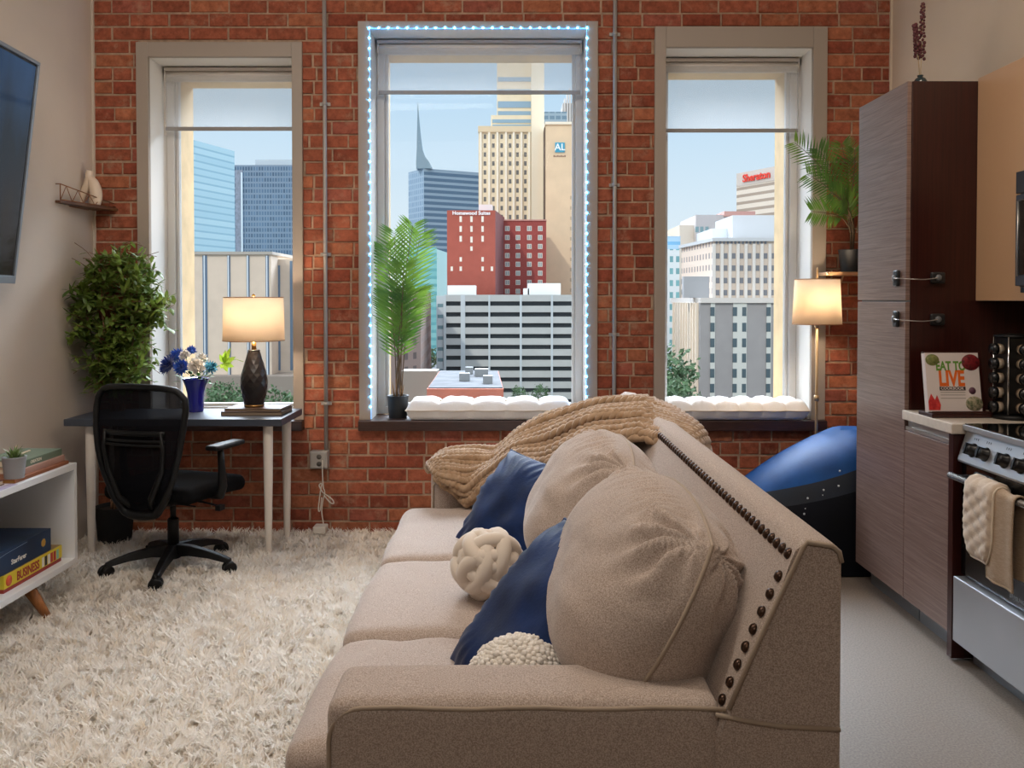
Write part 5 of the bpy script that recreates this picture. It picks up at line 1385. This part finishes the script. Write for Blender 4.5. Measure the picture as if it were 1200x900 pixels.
g2 = thing('board_game_box', 'dark blue board game box stacked on the yellow one', 'game box', (-2.14, 3.45, CB + .071))
MB().box(-2.30, -1.988, 3.20, 3.66, CB + .0712, CB + .165).build('lid', NVB, g2, bevel=.0015)
text_mesh('StarFarer', .028, mat('print_white', 'e6e2da', .5), g2, Mside(-1.9875, 3.42, CB + .105), 'lettering', .0004, bold=.0006)
MB().lathe([(.016, 0), (.018, .0003), (.016, .0006)], (0, 0, 0), 7).xf(Mside(-1.9875, 3.60, CB + .118)).build('gold_crest', mat('crest_gold', 'b08a3a', .4), g2)
MB().tube([(-1.9878, 3.21, CB + .135), (-1.9878, 3.33, CB + .150), (-1.9878, 3.48, CB + .156)], .0008, 4).build('swoosh', mat('print_pale_blue', '9fb4c8', .5), g2)
# on the console top
CT = cz1 + .0005
book(-2.19, -1.965, 3.36, 3.77, CT, CT + .014, mat('cover_rust', '8b5230', .5), 'flat rust-coloured book at the bottom of the console stack', grp='books on the media console', spine='x1', pages=mat('amber_pages', 'b98a4a', .8))
book(-2.17, -1.982, 3.46, 3.768, CT + .0145, CT + .040, mat('cover_pink', 'b08a7a', .6), 'faded pink book in the middle of the console stack', grp='books on the media console', spine='x1')
b3 = book(-2.175, -1.99, 3.47, 3.76, CT + .0405, CT + .070, mat('cover_green', '66735f', .6), 'sage green book on top of the console stack', grp='books on the media console', spine='x1')
text_mesh('CREATION', .017, PG, b3, Mside(-1.9897, 3.555, CT + .055), 'spine_lettering', .0003, bold=.0004)
MB().box(-.03, .03, -.005, .005, 0, .004, M=TR((-2.08, 3.62, CT + .073), 0, -12, 60)).build('bookmark', PG, b3)
book(-2.2, -1.995, 3.02, 3.34, CT, CT + .020, mat('cover_brown2', '6b3b2c', .5), 'brown book beside the succulent pot on the console', grp='books on the media console', spine='y0')
mg = MB(); mg.box(-.018, .018, -.36, .33, CT, CT + .0014, M=TR((-1.964, 3.02, 0), 0, 0, 0)); o = mg.build('magazine', mat('magazine_print', 'd9d2dc', .4, color2='8f7fb0', vscale=9), None, loc=(-1.964, 3.02, CT))
tag(o, 'glossy white and purple magazine along the console edge', 'magazine')
sx_, sy_ = WX(14.5, 3.40), 3.40
su = thing('succulent_pot', 'spiky small succulent in a grey concrete pot on the console', 'plant', (sx_, sy_, CT + .0145))
pot(su, sx_, sy_, CT + .0145, .036, .044, .085, mat('grey_concrete_pot', '8f9092', .8, bump=.15, bscale=80))
m = MB(); rd = random.Random(4)
for i in range(34):
    t = i * 2.4; el = .35 + 1.1 * (i / 34); L_ = rd.uniform(.045, .065); b_ = Vector((sx_ + .01 * math.cos(t), sy_ + .01 * math.sin(t), CT + .085)); leaf(m, b_, b_ + Vector((math.cos(t) * math.cos(el), math.sin(t) * math.cos(el), math.sin(el))) * L_, .0045, .12)
m.build('leaves', mat('succulent_leaf', '5c7a44', .5, color2='86955a', vscale=30), su)

# ------------------------------------------------------------------ bean bag
BB = thing('bean_bag', 'big blue bean bag with shade painted below and tiny white star dots behind the sofa', 'bean bag', (1.55, 4.45, 0))
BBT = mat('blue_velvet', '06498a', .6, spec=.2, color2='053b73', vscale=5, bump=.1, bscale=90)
BBB = mat('velvet_in_shade', '05070c', .7, sheen=.0, spec=.2, color2='070b18', vscale=3)  # blue velvet painted near black, standing for its shaded lower side
m = MB(); NN, MM_ = 48, 28
def bb(u, v):  # u around, v from floor to top
    th = 2 * PI * u; ph = v * PI / 2
    # top leans to the cabinet side
    r = math.cos(ph) ** .6 * (1 + .08 * math.sin(PI * v))
    cx = 1.62 + .10 * v; cy = 4.47
    x = cx + .60 * r * math.cos(th); y = cy + .355 * r * math.sin(th)
    z = math.sin(ph) ** .8 * (.675 + (x - 1.75) * .42 if x < 1.75 else .675) if v > 0 else 0
    # sag on the sofa side
    x += 0; q = noise.noise(Vector((x * 4, y * 4, z * 4))) * .012
    return (min(x, 2.13) + q * .3, min(y, 4.845), max(.006, z + q))
rows = [[bb(j / NN, i / MM_) for j in range(NN + 1)] for i in range(MM_ + 1)]
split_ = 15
MB().grid(rows[:12]).build('shaded_lower', BBB, BB)
MB().grid(rows[11:split_ + 1]).build('half_shaded_middle', mat('velvet_half_shade', '03162b', .7, color2='020c18', vscale=4), BB)  # in-between step of the painted shade
MB().grid(rows[split_:]).build('lit_upper', BBT, BB)
for i, (px, py) in enumerate(((937, 601), (951, 588), (966, 578), (979, 567), (993, 556), (966, 583), (946, 596), (930, 612))):
    Y = 4.13 + .02 * (i % 2); best = None
    # nearest surface point along the line of sight
    bd = 1e9
    for ii in range(5, MM_):
        for jj in range(NN // 2, NN):
            x, y, z = rows[ii][jj]; qx = 600 + 1000 * x / y; qy = 351 + 1000 * (H - z) / y; d_ = (qx - px) ** 2 + (qy - py) ** 2
            if d_ < bd: bd = d_; best = (x, y, z)
    MB().sphere((best[0], best[1] - .001, best[2]), .0052 if i < 5 else .003, 8, 6).build('star_dot', mat('star_dot', 'c9cfd6', .5), BB)

# ------------------------------------------------------------------ floor lamp by the third window
fx, fy = WX(957.5, 4.62), 4.62
fl = thing('floor_lamp', 'lit floor lamp with slim brass pole and cream drum shade beside the last window', 'lamp', (fx, fy, 0))
PB = mat('pale_brass', 'bfa27c', .35, metal=.7)
MB().lathe([(.14, 0), (.14, .012), (.12, .022), (.02, .03)], (fx, fy, 0), 36).build('base', PB, fl)
f0, f1 = WZ(380, fy), WZ(327.5, fy)
MB().tube([(fx, fy, .02), (fx, fy, f1 + .005)], .0075, 12).lathe([(.013, 0), (.013, .03)], (fx, fy, WZ(470, fy)), 14).lathe([(.010, 0), (.018, .02), (.022, .035)], (fx, fy, f0 - .02), 14).build('pole', PB, fl)
drum(fl, fx, fy, f0, f1, .128, .116, LSH)
MB().lathe([(.003, 0), (.005, .004), (.005, .055), (.002, .065)], (fx, fy, f1), 12).build('finial', PB, fl)
MB().sphere((fx, fy, (f0 + f1) / 2), .026, 16, 12).build('bulb', BULB, fl)
light('floor_lamp_light', 'POINT', (fx, fy - .045, (f0 + f1) / 2), 10.0, (1, .80, .58), size=.04)

# ------------------------------------------------------------------ bracket shelf and palm on the brick at the far side
zs = WZ(323, 4.75)
bs = thing('bracket_shelf', 'small light wooden shelf on a bracket above the floor lamp', 'shelf', (1.9, 4.78, zs))
MB().box(WX(967, 4.72), 2.145, 4.66, YB - .004, zs, zs + .018).build('board', mat('pine_board', 'a9825c', .55, var=.2, vscale=15, stretch=(1, 8, 8)), bs, bevel=.002)
MB().tube([(1.83, YB - .01, zs - .11), (1.83, 4.80, zs - .09), (1.83, 4.72, zs - .002)], .005, 8).build('bracket', PB, bs)
MB().tube([(2.06, YB - .01, zs - .11), (2.06, 4.80, zs - .09), (2.06, 4.72, zs - .002)], .005, 8).build('bracket', PB, bs)
MB().sphere((WX(969, 4.66), 4.655, zs + .009), .009, 10, 8).build('knob', PB, bs)
qx, qy = 1.895, 4.755; qz = zs + .0185
p2 = thing('shelf_palm', 'bushy green plant in a black pot on the bracket shelf', 'plant', (qx, qy, qz))
pot(p2, qx, qy, qz, .062, .075, .125, mat('black_pot', '17181a', .5))
MB().tube([(qx, qy, qz + .11), (qx + .005, qy, qz + .2), (qx, qy, qz + .30)], .007, 8).tube([(qx - .01, qy, qz + .11), (qx - .012, qy, qz + .28)], .004, 6).build('stem', PST, p2)
palm(p2, qx, qy, qz + .22, [(F(930, 172, 4.62)[0], 4.62, WZ(168, 4.62), .35), (F(950, 240, 4.55)[0], 4.55, WZ(248, 4.55), .35), (F(958, 176, 4.70)[0], 4.70, WZ(176, 4.70), .35), (F(985, 172, 4.72)[0], 4.72, WZ(170, 4.72), .3),
                           (F(1000, 180, 4.6)[0], 4.6, WZ(176, 4.6), .3), (F(945, 200, 4.6)[0], 4.6, WZ(205, 4.6), .3), (F(972, 228, 4.5)[0], 4.5, WZ(226, 4.5), .3), (F(990, 240, 4.6)[0], 4.6, WZ(232, 4.6), .2), (F(1020, 200, 4.75)[0], 4.75, WZ(200, 4.75), .2)], 20, .115, 9, PST, .0042, leafmat('shelf_palm_leaf', '3a5f28', '6f9436', 6, .2))

# ------------------------------------------------------------------ kitchen
def mk_wood(name, c1, c2, rough=.35, scale=3.0, grainz=True):
    m = bpy.data.materials.new(name); m.use_nodes = True; N = m.node_tree.nodes; L = m.node_tree.links; b = N['Principled BSDF']
    t = N.new('ShaderNodeTexCoord'); mp = N.new('ShaderNodeMapping'); mp.inputs['Scale'].default_value = (1, 1.2, 55) if grainz else (55, 55, 1.2); L.new(t.outputs['Object'], mp.inputs[0])
    n = N.new('ShaderNodeTexNoise'); n.inputs['Scale'].default_value = scale; n.inputs['Detail'].default_value = 6; n.inputs['Roughness'].default_value = .65; n.inputs['Distortion'].default_value = .6; L.new(mp.outputs[0], n.inputs[0])
    r = N.new('ShaderNodeValToRGB'); L.new(n.outputs['Fac'], r.inputs[0]); r.color_ramp.elements[0].position = .35; r.color_ramp.elements[0].color = lin(c2); r.color_ramp.elements[1].position = .65; r.color_ramp.elements[1].color = lin(c1)
    L.new(r.outputs[0], b.inputs['Base Color']); b.inputs['Roughness'].default_value = rough; b.inputs['Specular IOR Level'].default_value = .5
    bp = N.new('ShaderNodeBump'); bp.inputs['Strength'].default_value = .12; bp.inputs['Distance'].default_value = .001; L.new(n.outputs['Fac'], bp.inputs['Height']); L.new(bp.outputs[0], b.inputs['Normal'])
    return m
WEN = mk_wood('textured_walnut_front', '8d766d', '6b544b', .33)
WSIDE = mk_wood('dark_wenge_side', '3a1611', '280d0a', .3, 2.2, False)
PLIN = mat('brushed_plinth', '8b8d90', .35, metal=.5, var=.1, vscale=3)
KX = 1.64
tc_ = thing('tall_cabinet', 'tall dark walnut cabinet with two textured doors at the end of the kitchen', 'cabinet', (1.9, 3.8, 0))
MB().box(KX + .02, XR - .002, 3.555, 4.05, .10, 2.255).build('body', WSIDE, tc_, bevel=.002)
zsp = 1.343
d1 = MB().box(KX, KX + .019, 3.557, 4.05, zsp + .0035, 2.255).build('door', WEN, tc_, bevel=.002)
d2 = MB().box(KX, KX + .019, 3.557, 4.05, .10, zsp - .0035).build('door', WEN, tc_, bevel=.002)
MB().box(KX + .07, KX + .085, 3.56, 4.04, .0, .0995).build('plinth', PLIN, tc_)
LOCK = mat('lock_plastic', '232426', .35); CBL = mat('steel_cable', 'b6b2ac', .3, metal=.7)
def lock(z, lab):
    r = thing('cabinet_lock', lab, 'child lock', (KX, 3.6, z - .03), 'cable locks on the tall cabinet')
    rbox(MB(), (KX - .0085, 3.625, z), (.008, .022, .034), .007, 8).build('lock_pad', LOCK, r)
    MB().lathe([(.016, 0), (.014, .006), (.006, .008)], (0, 0, 0), 18).xf(TR((KX - .0165, 3.625, z), 0, -90, 0)).build('swivel', mat('lock_grey', '6b6d70', .3), r)
    rbox(MB(), (KX + .128, 3.5465, z), (.030, .008, .024), .007, 8).build('lock_pad', LOCK, r)
    MB().lathe([(.014, 0), (.012, .006), (.005, .008)], (0, 0, 0), 18).xf(TR((KX + .128, 3.5385, z), 90, 0, 0)).build('swivel', mat('lock_grey', '6b6d70', .3), r)
    P = [Vector((KX - .022, 3.622, z)), Vector((KX - .02, 3.575, z - .002)), Vector((KX + .02, 3.535, z - .006)), Vector((KX + .07, 3.53, z - .007)), Vector((KX + .128, 3.533, z))]
    MB().tube([catmull(P, i / 24) for i in range(25)], .0022, 6).build('cable', CBL, r)
lock(WZ(326, 3.6), 'black cable child lock on the upper cabinet door, above the door gap'); lock(WZ(374, 3.6), 'black cable child lock just below the door gap')
# dried flowers on top
dxx, dyy, dzz = WX(1076, 3.66), 3.66, 2.2555
dv_ = thing('bud_vase', 'tiny dark glass vase holding dried purple stems on the tall cabinet', 'vase', (dxx, dyy, dzz))
MB().lathe([(.018, 0), (.026, .008), (.028, .022), (.020, .036), (.010, .042), (.013, .050), (.010, .050), (.006, .04)], (dxx, dyy, dzz), 24, caps=False).lathe([(.018, .0003), (.001, .0003)], (dxx, dyy, dzz), 24, caps=False).build('body', mat('dark_teal_glass', '25363c', .12, spec=.7), dv_)
rd = random.Random(2)
df = thing('dried_flowers', 'dried purple flower spikes standing in the tiny vase', 'flowers', (dxx, dyy, dzz + .04))
for (ox_, h0, h1) in ((-.026, .13, .27), (.008, .12, .36)):
    m = MB(); m.tube([(dxx, dyy, dzz + .01), (dxx + ox_ * .4, dyy, dzz + h0), (dxx + ox_, dyy, dzz + h1)], .0015, 5, 1)
    for i in range(46):
        f_ = i / 46; z = h0 + (h1 - h0) * f_; t = i * 2.4; r_ = .012 * (1 - .55 * f_) ; x = dxx + ox_ * (.4 + .6 * f_)
        m.sphere((x + r_ * math.cos(t), dyy + r_ * math.sin(t), dzz + z), rd.uniform(.005, .0085), 6, 4)
    m.build('flower_spike', [mat('dried_purple', '5b3034', .9), mat('straw', 'b49b72', .8)], df)
# upper cabinet and microwave
UC = mat('beige_upper_front', 'c9a27e', .28, spec=.5, var=.03, vscale=2)
uc = thing('upper_cabinet', 'glossy beige upper wall cabinet above the counter', 'cabinet', (2.04, 3.3, 1.345))
MB().box(1.95, XR - .002, 3.17, 3.553, 1.345, 2.265).build('body', UC, uc, bevel=.001)
MB().box(1.93, 1.949, 3.172, 3.553, 1.345, 2.265).build('door', UC, uc, bevel=.0015)
uc2 = thing('upper_cabinet', 'glossy beige upper wall cabinet over the microwave', 'cabinet', (2.04, 2.9, 1.83))
MB().box(1.95, XR - .002, 2.56, 3.166, 1.83, 2.25).build('body', UC, uc2, bevel=.001)
MB().box(1.93, 1.949, 2.56, 3.164, 1.83, 2.25).build('door', UC, uc2, bevel=.0015)
mw = thing('microwave', 'black and steel over-range microwave at the frame edge', 'microwave', (2.0, 2.9, 1.40))
STL = mat('stainless_steel', 'b4b5b8', .38, metal=.7, var=.05, vscale=2); DKS = mat('dark_steel', '54555a', .32, metal=.7); BGL = mat('black_glass', '08090a', .06, spec=.6)
MB().box(1.88, XR - .003, 2.57, 3.165, 1.395, 1.825).build('body', DKS, mw, bevel=.003)
MB().box(1.862, 1.879, 2.572, 3.163, 1.40, 1.735).build('door', DKS, mw, bevel=.003)
MB().box(1.862, 1.879, 2.572, 3.163, 1.74, 1.82).build('vent_grille', mat('vent_dark', '2c2b2d', .4), mw, bevel=.002)
MB().box(1.858, 1.8615, 2.60, 3.135, 1.44, 1.71).build('window', BGL, mw, bevel=.0015)
MB().tube([(1.856, 3.138, 1.435), (1.856, 3.138, 1.712)], .003, 8).tube([(1.856, 3.138, 1.712), (1.856, 2.60, 1.712)], .003, 8).build('window_trim', CBL, mw)
MB().box(1.87, 1.93, 3.10, 3.14, 1.375, 1.3945).build('under_light', TVB, mw)

# base cabinet
bc = thing('base_cabinet', 'walnut base cabinet with aluminium finger channel beside the stove', 'cabinet', (1.9, 3.37, 0))
MB().box(KX + .02, XR - .002, 3.192, 3.5535, .10, .85).build('body', WSIDE, bc, bevel=.001)
MB().box(KX, KX + .019, 3.192, 3.553, .10, .805).build('door', WEN, bc, bevel=.002)
MB().box(KX + .07, KX + .085, 3.192, 3.552, .0, .0995).build('plinth', PLIN, bc)
ALU = mat('aluminium_channel', 'c2bfba', .3, metal=.7)
MB().box(KX + .004, KX + .019, 3.192, 3.553, .808, .822).box(KX + .014, KX + .019, 3.192, 3.553, .822, .848).build('finger_channel', ALU, bc)
MB().box(KX - .002, XR - .002, 3.156, 3.190, .012, .85).build('end_panel', WSIDE, bc, bevel=.001)
CNT = mat('cream_quartz', 'd9cdbf', .3, var=.06, vscale=40)
co = MB().box(KX - .012, XR - .003, 3.150, 3.5535, .851, .889).build('countertop', CNT, None, loc=(1.9, 3.37, .851), bevel=.003)
tag(co, 'cream stone countertop holding the cookbook and spice rack', 'countertop')
# cookbook on a wooden stand
bkx, bky, bkz = WX(1120, 3.36), 3.36, .8895
stn = thing('cookbook_stand', 'dark wooden cookbook stand on the counter', 'book stand', (bkx, bky, bkz))
MB().box(bkx - .115, bkx + .125, bky - .055, bky + .06, bkz, bkz + .016).box(bkx - .115, bkx + .125, bky - .055, bky - .047, bkz + .016, bkz + .026).build('ledge', WSIDE, stn, bevel=.003)
tl = math.radians(-10); Mb = Matrix.Translation((bkx, bky - .02, bkz + .0165)) @ Matrix.Rotation(tl, 4, 'X') @ Matrix.Rotation(0, 4, 'Z')
MB().box(-.105, .13, .030, .042, .0, .245, M=Mb).build('back_board', WSIDE, stn, bevel=.003)
cb = thing('cookbook', 'white cookbook with green and orange title standing on the wooden stand', 'book', (bkx, bky - .02, bkz + .0165))
x0, x1 = -.112, .100; hh = .236
MB().box(x0, x1, .0, .0035, .003, hh, M=Mb).box(x0, x1, .024, .0275, .003, hh, M=Mb).box(x0, x0 + .003, .0035, .024, .003, hh, M=Mb).build('cover', mat('book_white', 'd9cdc8', .35), cb, bevel=.0008)
MB().box(x0 + .004, x1 - .004, .0036, .0239, .006, hh - .003, M=Mb).build('pages', PG, cb)
fr = lambda x, z: Mb @ Matrix(((1, 0, 0, x), (0, 0, -1, -.0004), (0, 1, 0, z), (0, 0, 0, 1)))
GRN = mat('title_green', '5f8f2f', .4); ORG = mat('title_orange', 'e0661c', .4)
text_mesh('EAT TO', .050, GRN, cb, fr(-.012, .182), 'title', .0003, bold=.0018, sx=.68)
text_mesh('LIVE', .084, ORG, cb, fr(-.012, .132), 'title', .0003, bold=.0032, sx=.66)
text_mesh('COOKBOOK', .0155, mat('book_white', 'd9cdc8', .35), cb, fr(-.012, .095) @ Matrix.Translation((0, 0, .0008)), 'subtitle', .0002, bold=.0003)
MB().box(-.062, .040, -.0008, -.0001, .087, .102, M=Mb).build('title_band', mat('band_brown', '2d1d18', .4), cb)
m = MB()
for i, z in enumerate((.078, .068, .055)): m.box(-.060, .038, -.0006, -.0001, z, z + .0025, M=Mb)
m.build('small_print', mat('print_grey', '8b8378', .5), cb)
def disc(x, z, r, mt, nm='photo', sq=1): MB().lathe([(r, 0), (r * .98, .0006)], (0, 0, 0), 28, sy=sq).xf(fr(x, z)).build(nm, mt, cb)
disc(-.083, .208, .027, mat('photo_greens', '5b6b33', .5, color2='8f8a55', vscale=90), sq=.85); disc(.068, .198, .036, mat('photo_berries', '8c2026', .4, color2='4c1216', vscale=90), sq=.9)
disc(.070, .035, .034, mat('photo_asparagus', '4f5a3a', .4, color2='b8a98f', vscale=80), sq=.85); disc(.066, .086, .014, mat('seal_plum', '5c3a48', .4), 'seal')
m = MB(); m.add([fr(*p) @ Vector((0, 0, .0005)) for p in ((-.110, .010), (-.066, .010), (-.062, .030), (-.075, .070), (-.084, .050), (-.098, .075), (-.110, .045))], [tuple(range(7))]); m.build('photo', mat('photo_strawberry', 'b02026', .4, color2='d8403a', vscale=60), cb)
# revolving spice rack
rx, ry = WX(1189, 3.30), 3.30; rz0 = .8895
sr = thing('spice_rack', 'black and chrome revolving spice rack with dark-capped jars', 'spice rack', (rx, ry, rz0))
MB().lathe([(.078, 0), (.080, .004), (.080, .012), (.07, .018), (.02, .02)], (rx, ry, rz0), 32).build('base', BLK, sr)
MB().box(rx - .048, rx + .048, ry - .048, ry + .048, rz0 + .02, rz0 + .315).build('frame', mat('rack_black', '121213', .3), sr, bevel=.004)
CHR = mat('chrome', 'd5d5d5', .12, metal=1)
MB().lathe([(.07, 0), (.07, .008), (.02, .014)], (rx, ry, rz0 + .315), 32).build('cap_plate', BLK, sr)
for a in range(4):
    t = PI / 4 + a * PI / 2
    MB().tube([(rx + .071 * math.cos(t), ry + .071 * math.sin(t), rz0 + .018), (rx + .071 * math.cos(t), ry + .071 * math.sin(t), rz0 + .317)], .0035, 8).build('chrome_post', CHR, sr)
for a in range(4):
    t = a * PI / 2; d = Vector((math.cos(t), math.sin(t), 0))
    for k_ in range(5):
        z = rz0 + .045 + k_ * .056; c0 = Vector((rx, ry, z)); r = 'jar'
        j = thing('spice_jar', ['topmost', 'second highest', 'middle', 'second lowest', 'lowest'][4 - k_] + ' glass spice jar on the ' + ['wall-facing', 'far', 'room-facing', 'front'][a] + ' side of the revolving rack', 'spice jar', tuple(c0 + d * .05), 'spice jars in the revolving rack')
        q = [c0 + d * s_ for s_ in (.0485, .066, .068)]
        MB().tube(q, [.021, .021, .017], 16).build('jar_glass', mat('jar_glass', 'b7aa98', .1, spec=.7, color2='7c5a3a', vscale=12), j)
        MB().tube([c0 + d * s_ for s_ in (.0682, .088)], [.022, .022], 16).build('cap', mat('cap_black', '1a1b1d', .25), j)

# stove
sv = thing('stove', 'stainless slide-in electric stove with black oven door and steel drawer', 'stove', (1.88, 2.88, 0))
y0, y1 = 2.52, 3.146; sxf = 1.685
MB().box(sxf, XR - .003, y0, y1, .10, .872).build('body', BLK, sv, bevel=.002)
MB().box(sxf - .012, XR - .003, y0, y1, .8725, .892).build('cooktop', BGL, sv, bevel=.002)
MB().box(sxf - .020, sxf - .0125, y0, y1, .868, .889).build('cooktop_trim', STL, sv, bevel=.002)
m = MB(); cp = [(sxf - .004, .866), (sxf - .001, .866), (sxf - .001, .752), (sxf - .034, .752), (sxf - .037, .760)]
m.add([(x, y0, z) for x, z in cp] + [(x, y1, z) for x, z in cp], [(0, 1, 2, 3, 4), (9, 8, 7, 6, 5)] + [(i, i + 5, (i + 1) % 5 + 5, (i + 1) % 5) for i in range(5)])
m.build('control_panel', STL, sv)
nx_ = Vector((-.106, 0, .033)).normalized()
for yk in (3.065, 2.985, 2.865, 2.77, 2.68, 2.59):
    c = Vector((sxf - .0225, yk, .806)); q = nx_.to_track_quat('Z', 'Y').to_matrix().to_4x4()
    m = MB().lathe([(.026, 0), (.026, .004), (.021, .008), (.020, .026), (.017, .030), (.001, .031)], (0, 0, 0), 24).box(-.004, .004, -.0205, .0205, .006, .034).xf(Matrix.Translation(c) @ q)
    kn = m.build('knob', mat('knob_black', '101012', .3), sv)
m = MB()
for yk in (3.065, 2.985, 2.865, 2.77, 2.68):
    for dyk in (-.012, 0, .012): m.box(-.0012, .0012, -.004, .004, 0, .0006, M=Matrix.Translation(Vector((sxf - .0105, yk + dyk, .846))) @ q)
m.build('dial_marks', BLK, sv)
MB().box(sxf - .022, sxf - .001, y0 + .003, y1 - .003, .335, .748).build('oven_door', BGL, sv, bevel=.003)
MB().box(sxf - .0225, sxf - .0221, y0 + .09, y1 - .09, .42, .66).build('oven_window', mat('oven_window', '0b0f10', .03, spec=.8), sv)
hz_ = .703; hy0, hy1 = y0 + .02, y1 - .012
hd = MB().tube([(sxf - .070, hy0, hz_), (sxf - .070, hy1, hz_)], .012, 16).build('handle', mat('brushed_handle', 'b4b2ae', .25, metal=.85), sv)
for yy_ in (hy0 + .05, hy1 - .04): MB().box(sxf - .070, sxf - .022, yy_ - .01, yy_ + .01, hz_ - .008, hz_ + .008).build('handle_mount', DKS, sv)
text_mesh('SAMSUNG', .018, mat('badge_silver', 'a8a8a8', .4), sv, Matrix(((0, 0, -1, sxf - .0224), (-1, 0, 0, 2.79), (0, 1, 0, .362), (0, 0, 0, 1))), 'badge', .0003, bold=.0003)
MB().box(sxf - .052, sxf - .001, y0 + .003, y1 - .006, .088, .328).build('drawer', STL, sv, bevel=.004)
MB().box(sxf + .03, sxf + .045, y0, y1 - .0, .0, .09).build('kick_plate', PLIN, sv)
for yy_ in (y0 + .05, y1 - .05): MB().lathe([(.015, 0), (.015, .10)], (2.05, yy_, 0), 12).build('foot', BLK, sv)

# oven mitts and towel over the handle
QU = mat('quilted_cotton', 'cbb7a2', .9, bump=.2, bscale=150, sheen=.2)
def hang(name, lab, ya, yb, zf, zb, thick, quilt, matr, seed, hem=0, lip=.016, taper=0, piping=None):
    """cloth folded over the oven handle; front falls to zf, back to zb"""
    r0 = .0135 + thick / 2 + lip * .0; hxx = sxf - .070; n = 64; mm = 28
    path = []
    for i in range(n + 1):
        s_ = i / n
        if s_ < .46: f = s_ / .46; path.append((hxx - r0 - .004 * math.sin(PI * f), zf + (hz_ - zf) * f))
        elif s_ < .54: t = PI - PI * (s_ - .46) / .08; path.append((hxx + r0 * math.cos(t), hz_ + r0 * math.sin(t)))
        else: f = (s_ - .54) / .46; path.append((hxx + min(r0, .024), hz_ + (zb - hz_) * f))
    rows_o, rows_i = [], []
    for i, (x, z) in enumerate(path):
        ro, ri = [], []
        a, b = path[max(0, i - 1)], path[min(n, i + 1)]; tx_, tz_ = b[0] - a[0], b[1] - a[1]; l = math.hypot(tx_, tz_); nx2, nz2 = -tz_ / l, tx_ / l
        for j in range(mm + 1):
            f = j / mm; e = min(f, 1 - f) * 2; eb = min(1, min(i, n - i) / 3)
            tp = taper * (1 - min(1, abs(i / n - (0 if i < n / 2 else 1)) * 5)) ** 2
            y = ya + (yb - ya) * (tp + f * (1 - 2 * tp))
            h = thick / 2 * (min(1, e * 6) ** .5) * eb ** .5
            dist = i * .012
            if quilt and 0 < i < n: h *= .55 + .75 * abs(math.sin((z * 62 + f * 7.5) )) ** .5 * abs(math.sin((z * 62 - f * 7.5))) ** .5
            w_ = .004 * math.sin(f * 9 + seed) * (1 if not quilt else .3)
            ro.append((x + nx2 * (h + w_), y, z + nz2 * (h + w_))); ri.append((x - nx2 * (thick * .35) + nx2 * w_, y, z - nz2 * (thick * .35) + nz2 * w_))
        rows_o.append(ro); rows_i.append(list(reversed(ri)))
    r = thing(name, lab, 'kitchen textile', (hxx, (ya + yb) / 2, hz_))
    mb = MB().grid(rows_o).grid(rows_i)
    ring_ = [rows_o[i][0] for i in range(n + 1)] + [rows_o[n][j] for j in range(1, mm)] + [rows_o[i][mm] for i in reversed(range(n + 1))] + [rows_o[0][j] for j in reversed(range(1, mm))]
    mb.build('cloth', matr, r)
    MB().tube(ring_, .0038, 6, closed=True).build('binding', piping or matr, r)
    return r
hang('pot_holder', 'quilted beige oven mitt folded over the oven handle', 2.80, 2.975, .465, .52, .026, True, QU, 1, taper=.22, piping=mat('binding_cream', 'd8c8b2', .9))
hang('dish_towel', 'beige striped dish towel hanging behind the quilted mitt', 2.70, 2.86, .415, .45, .008, False, mat('towel_tan', 'b59d85', .95, color2='a38a70', vscale=60, stretch=(1, 1, 8), bump=.3, bscale=120), 2)
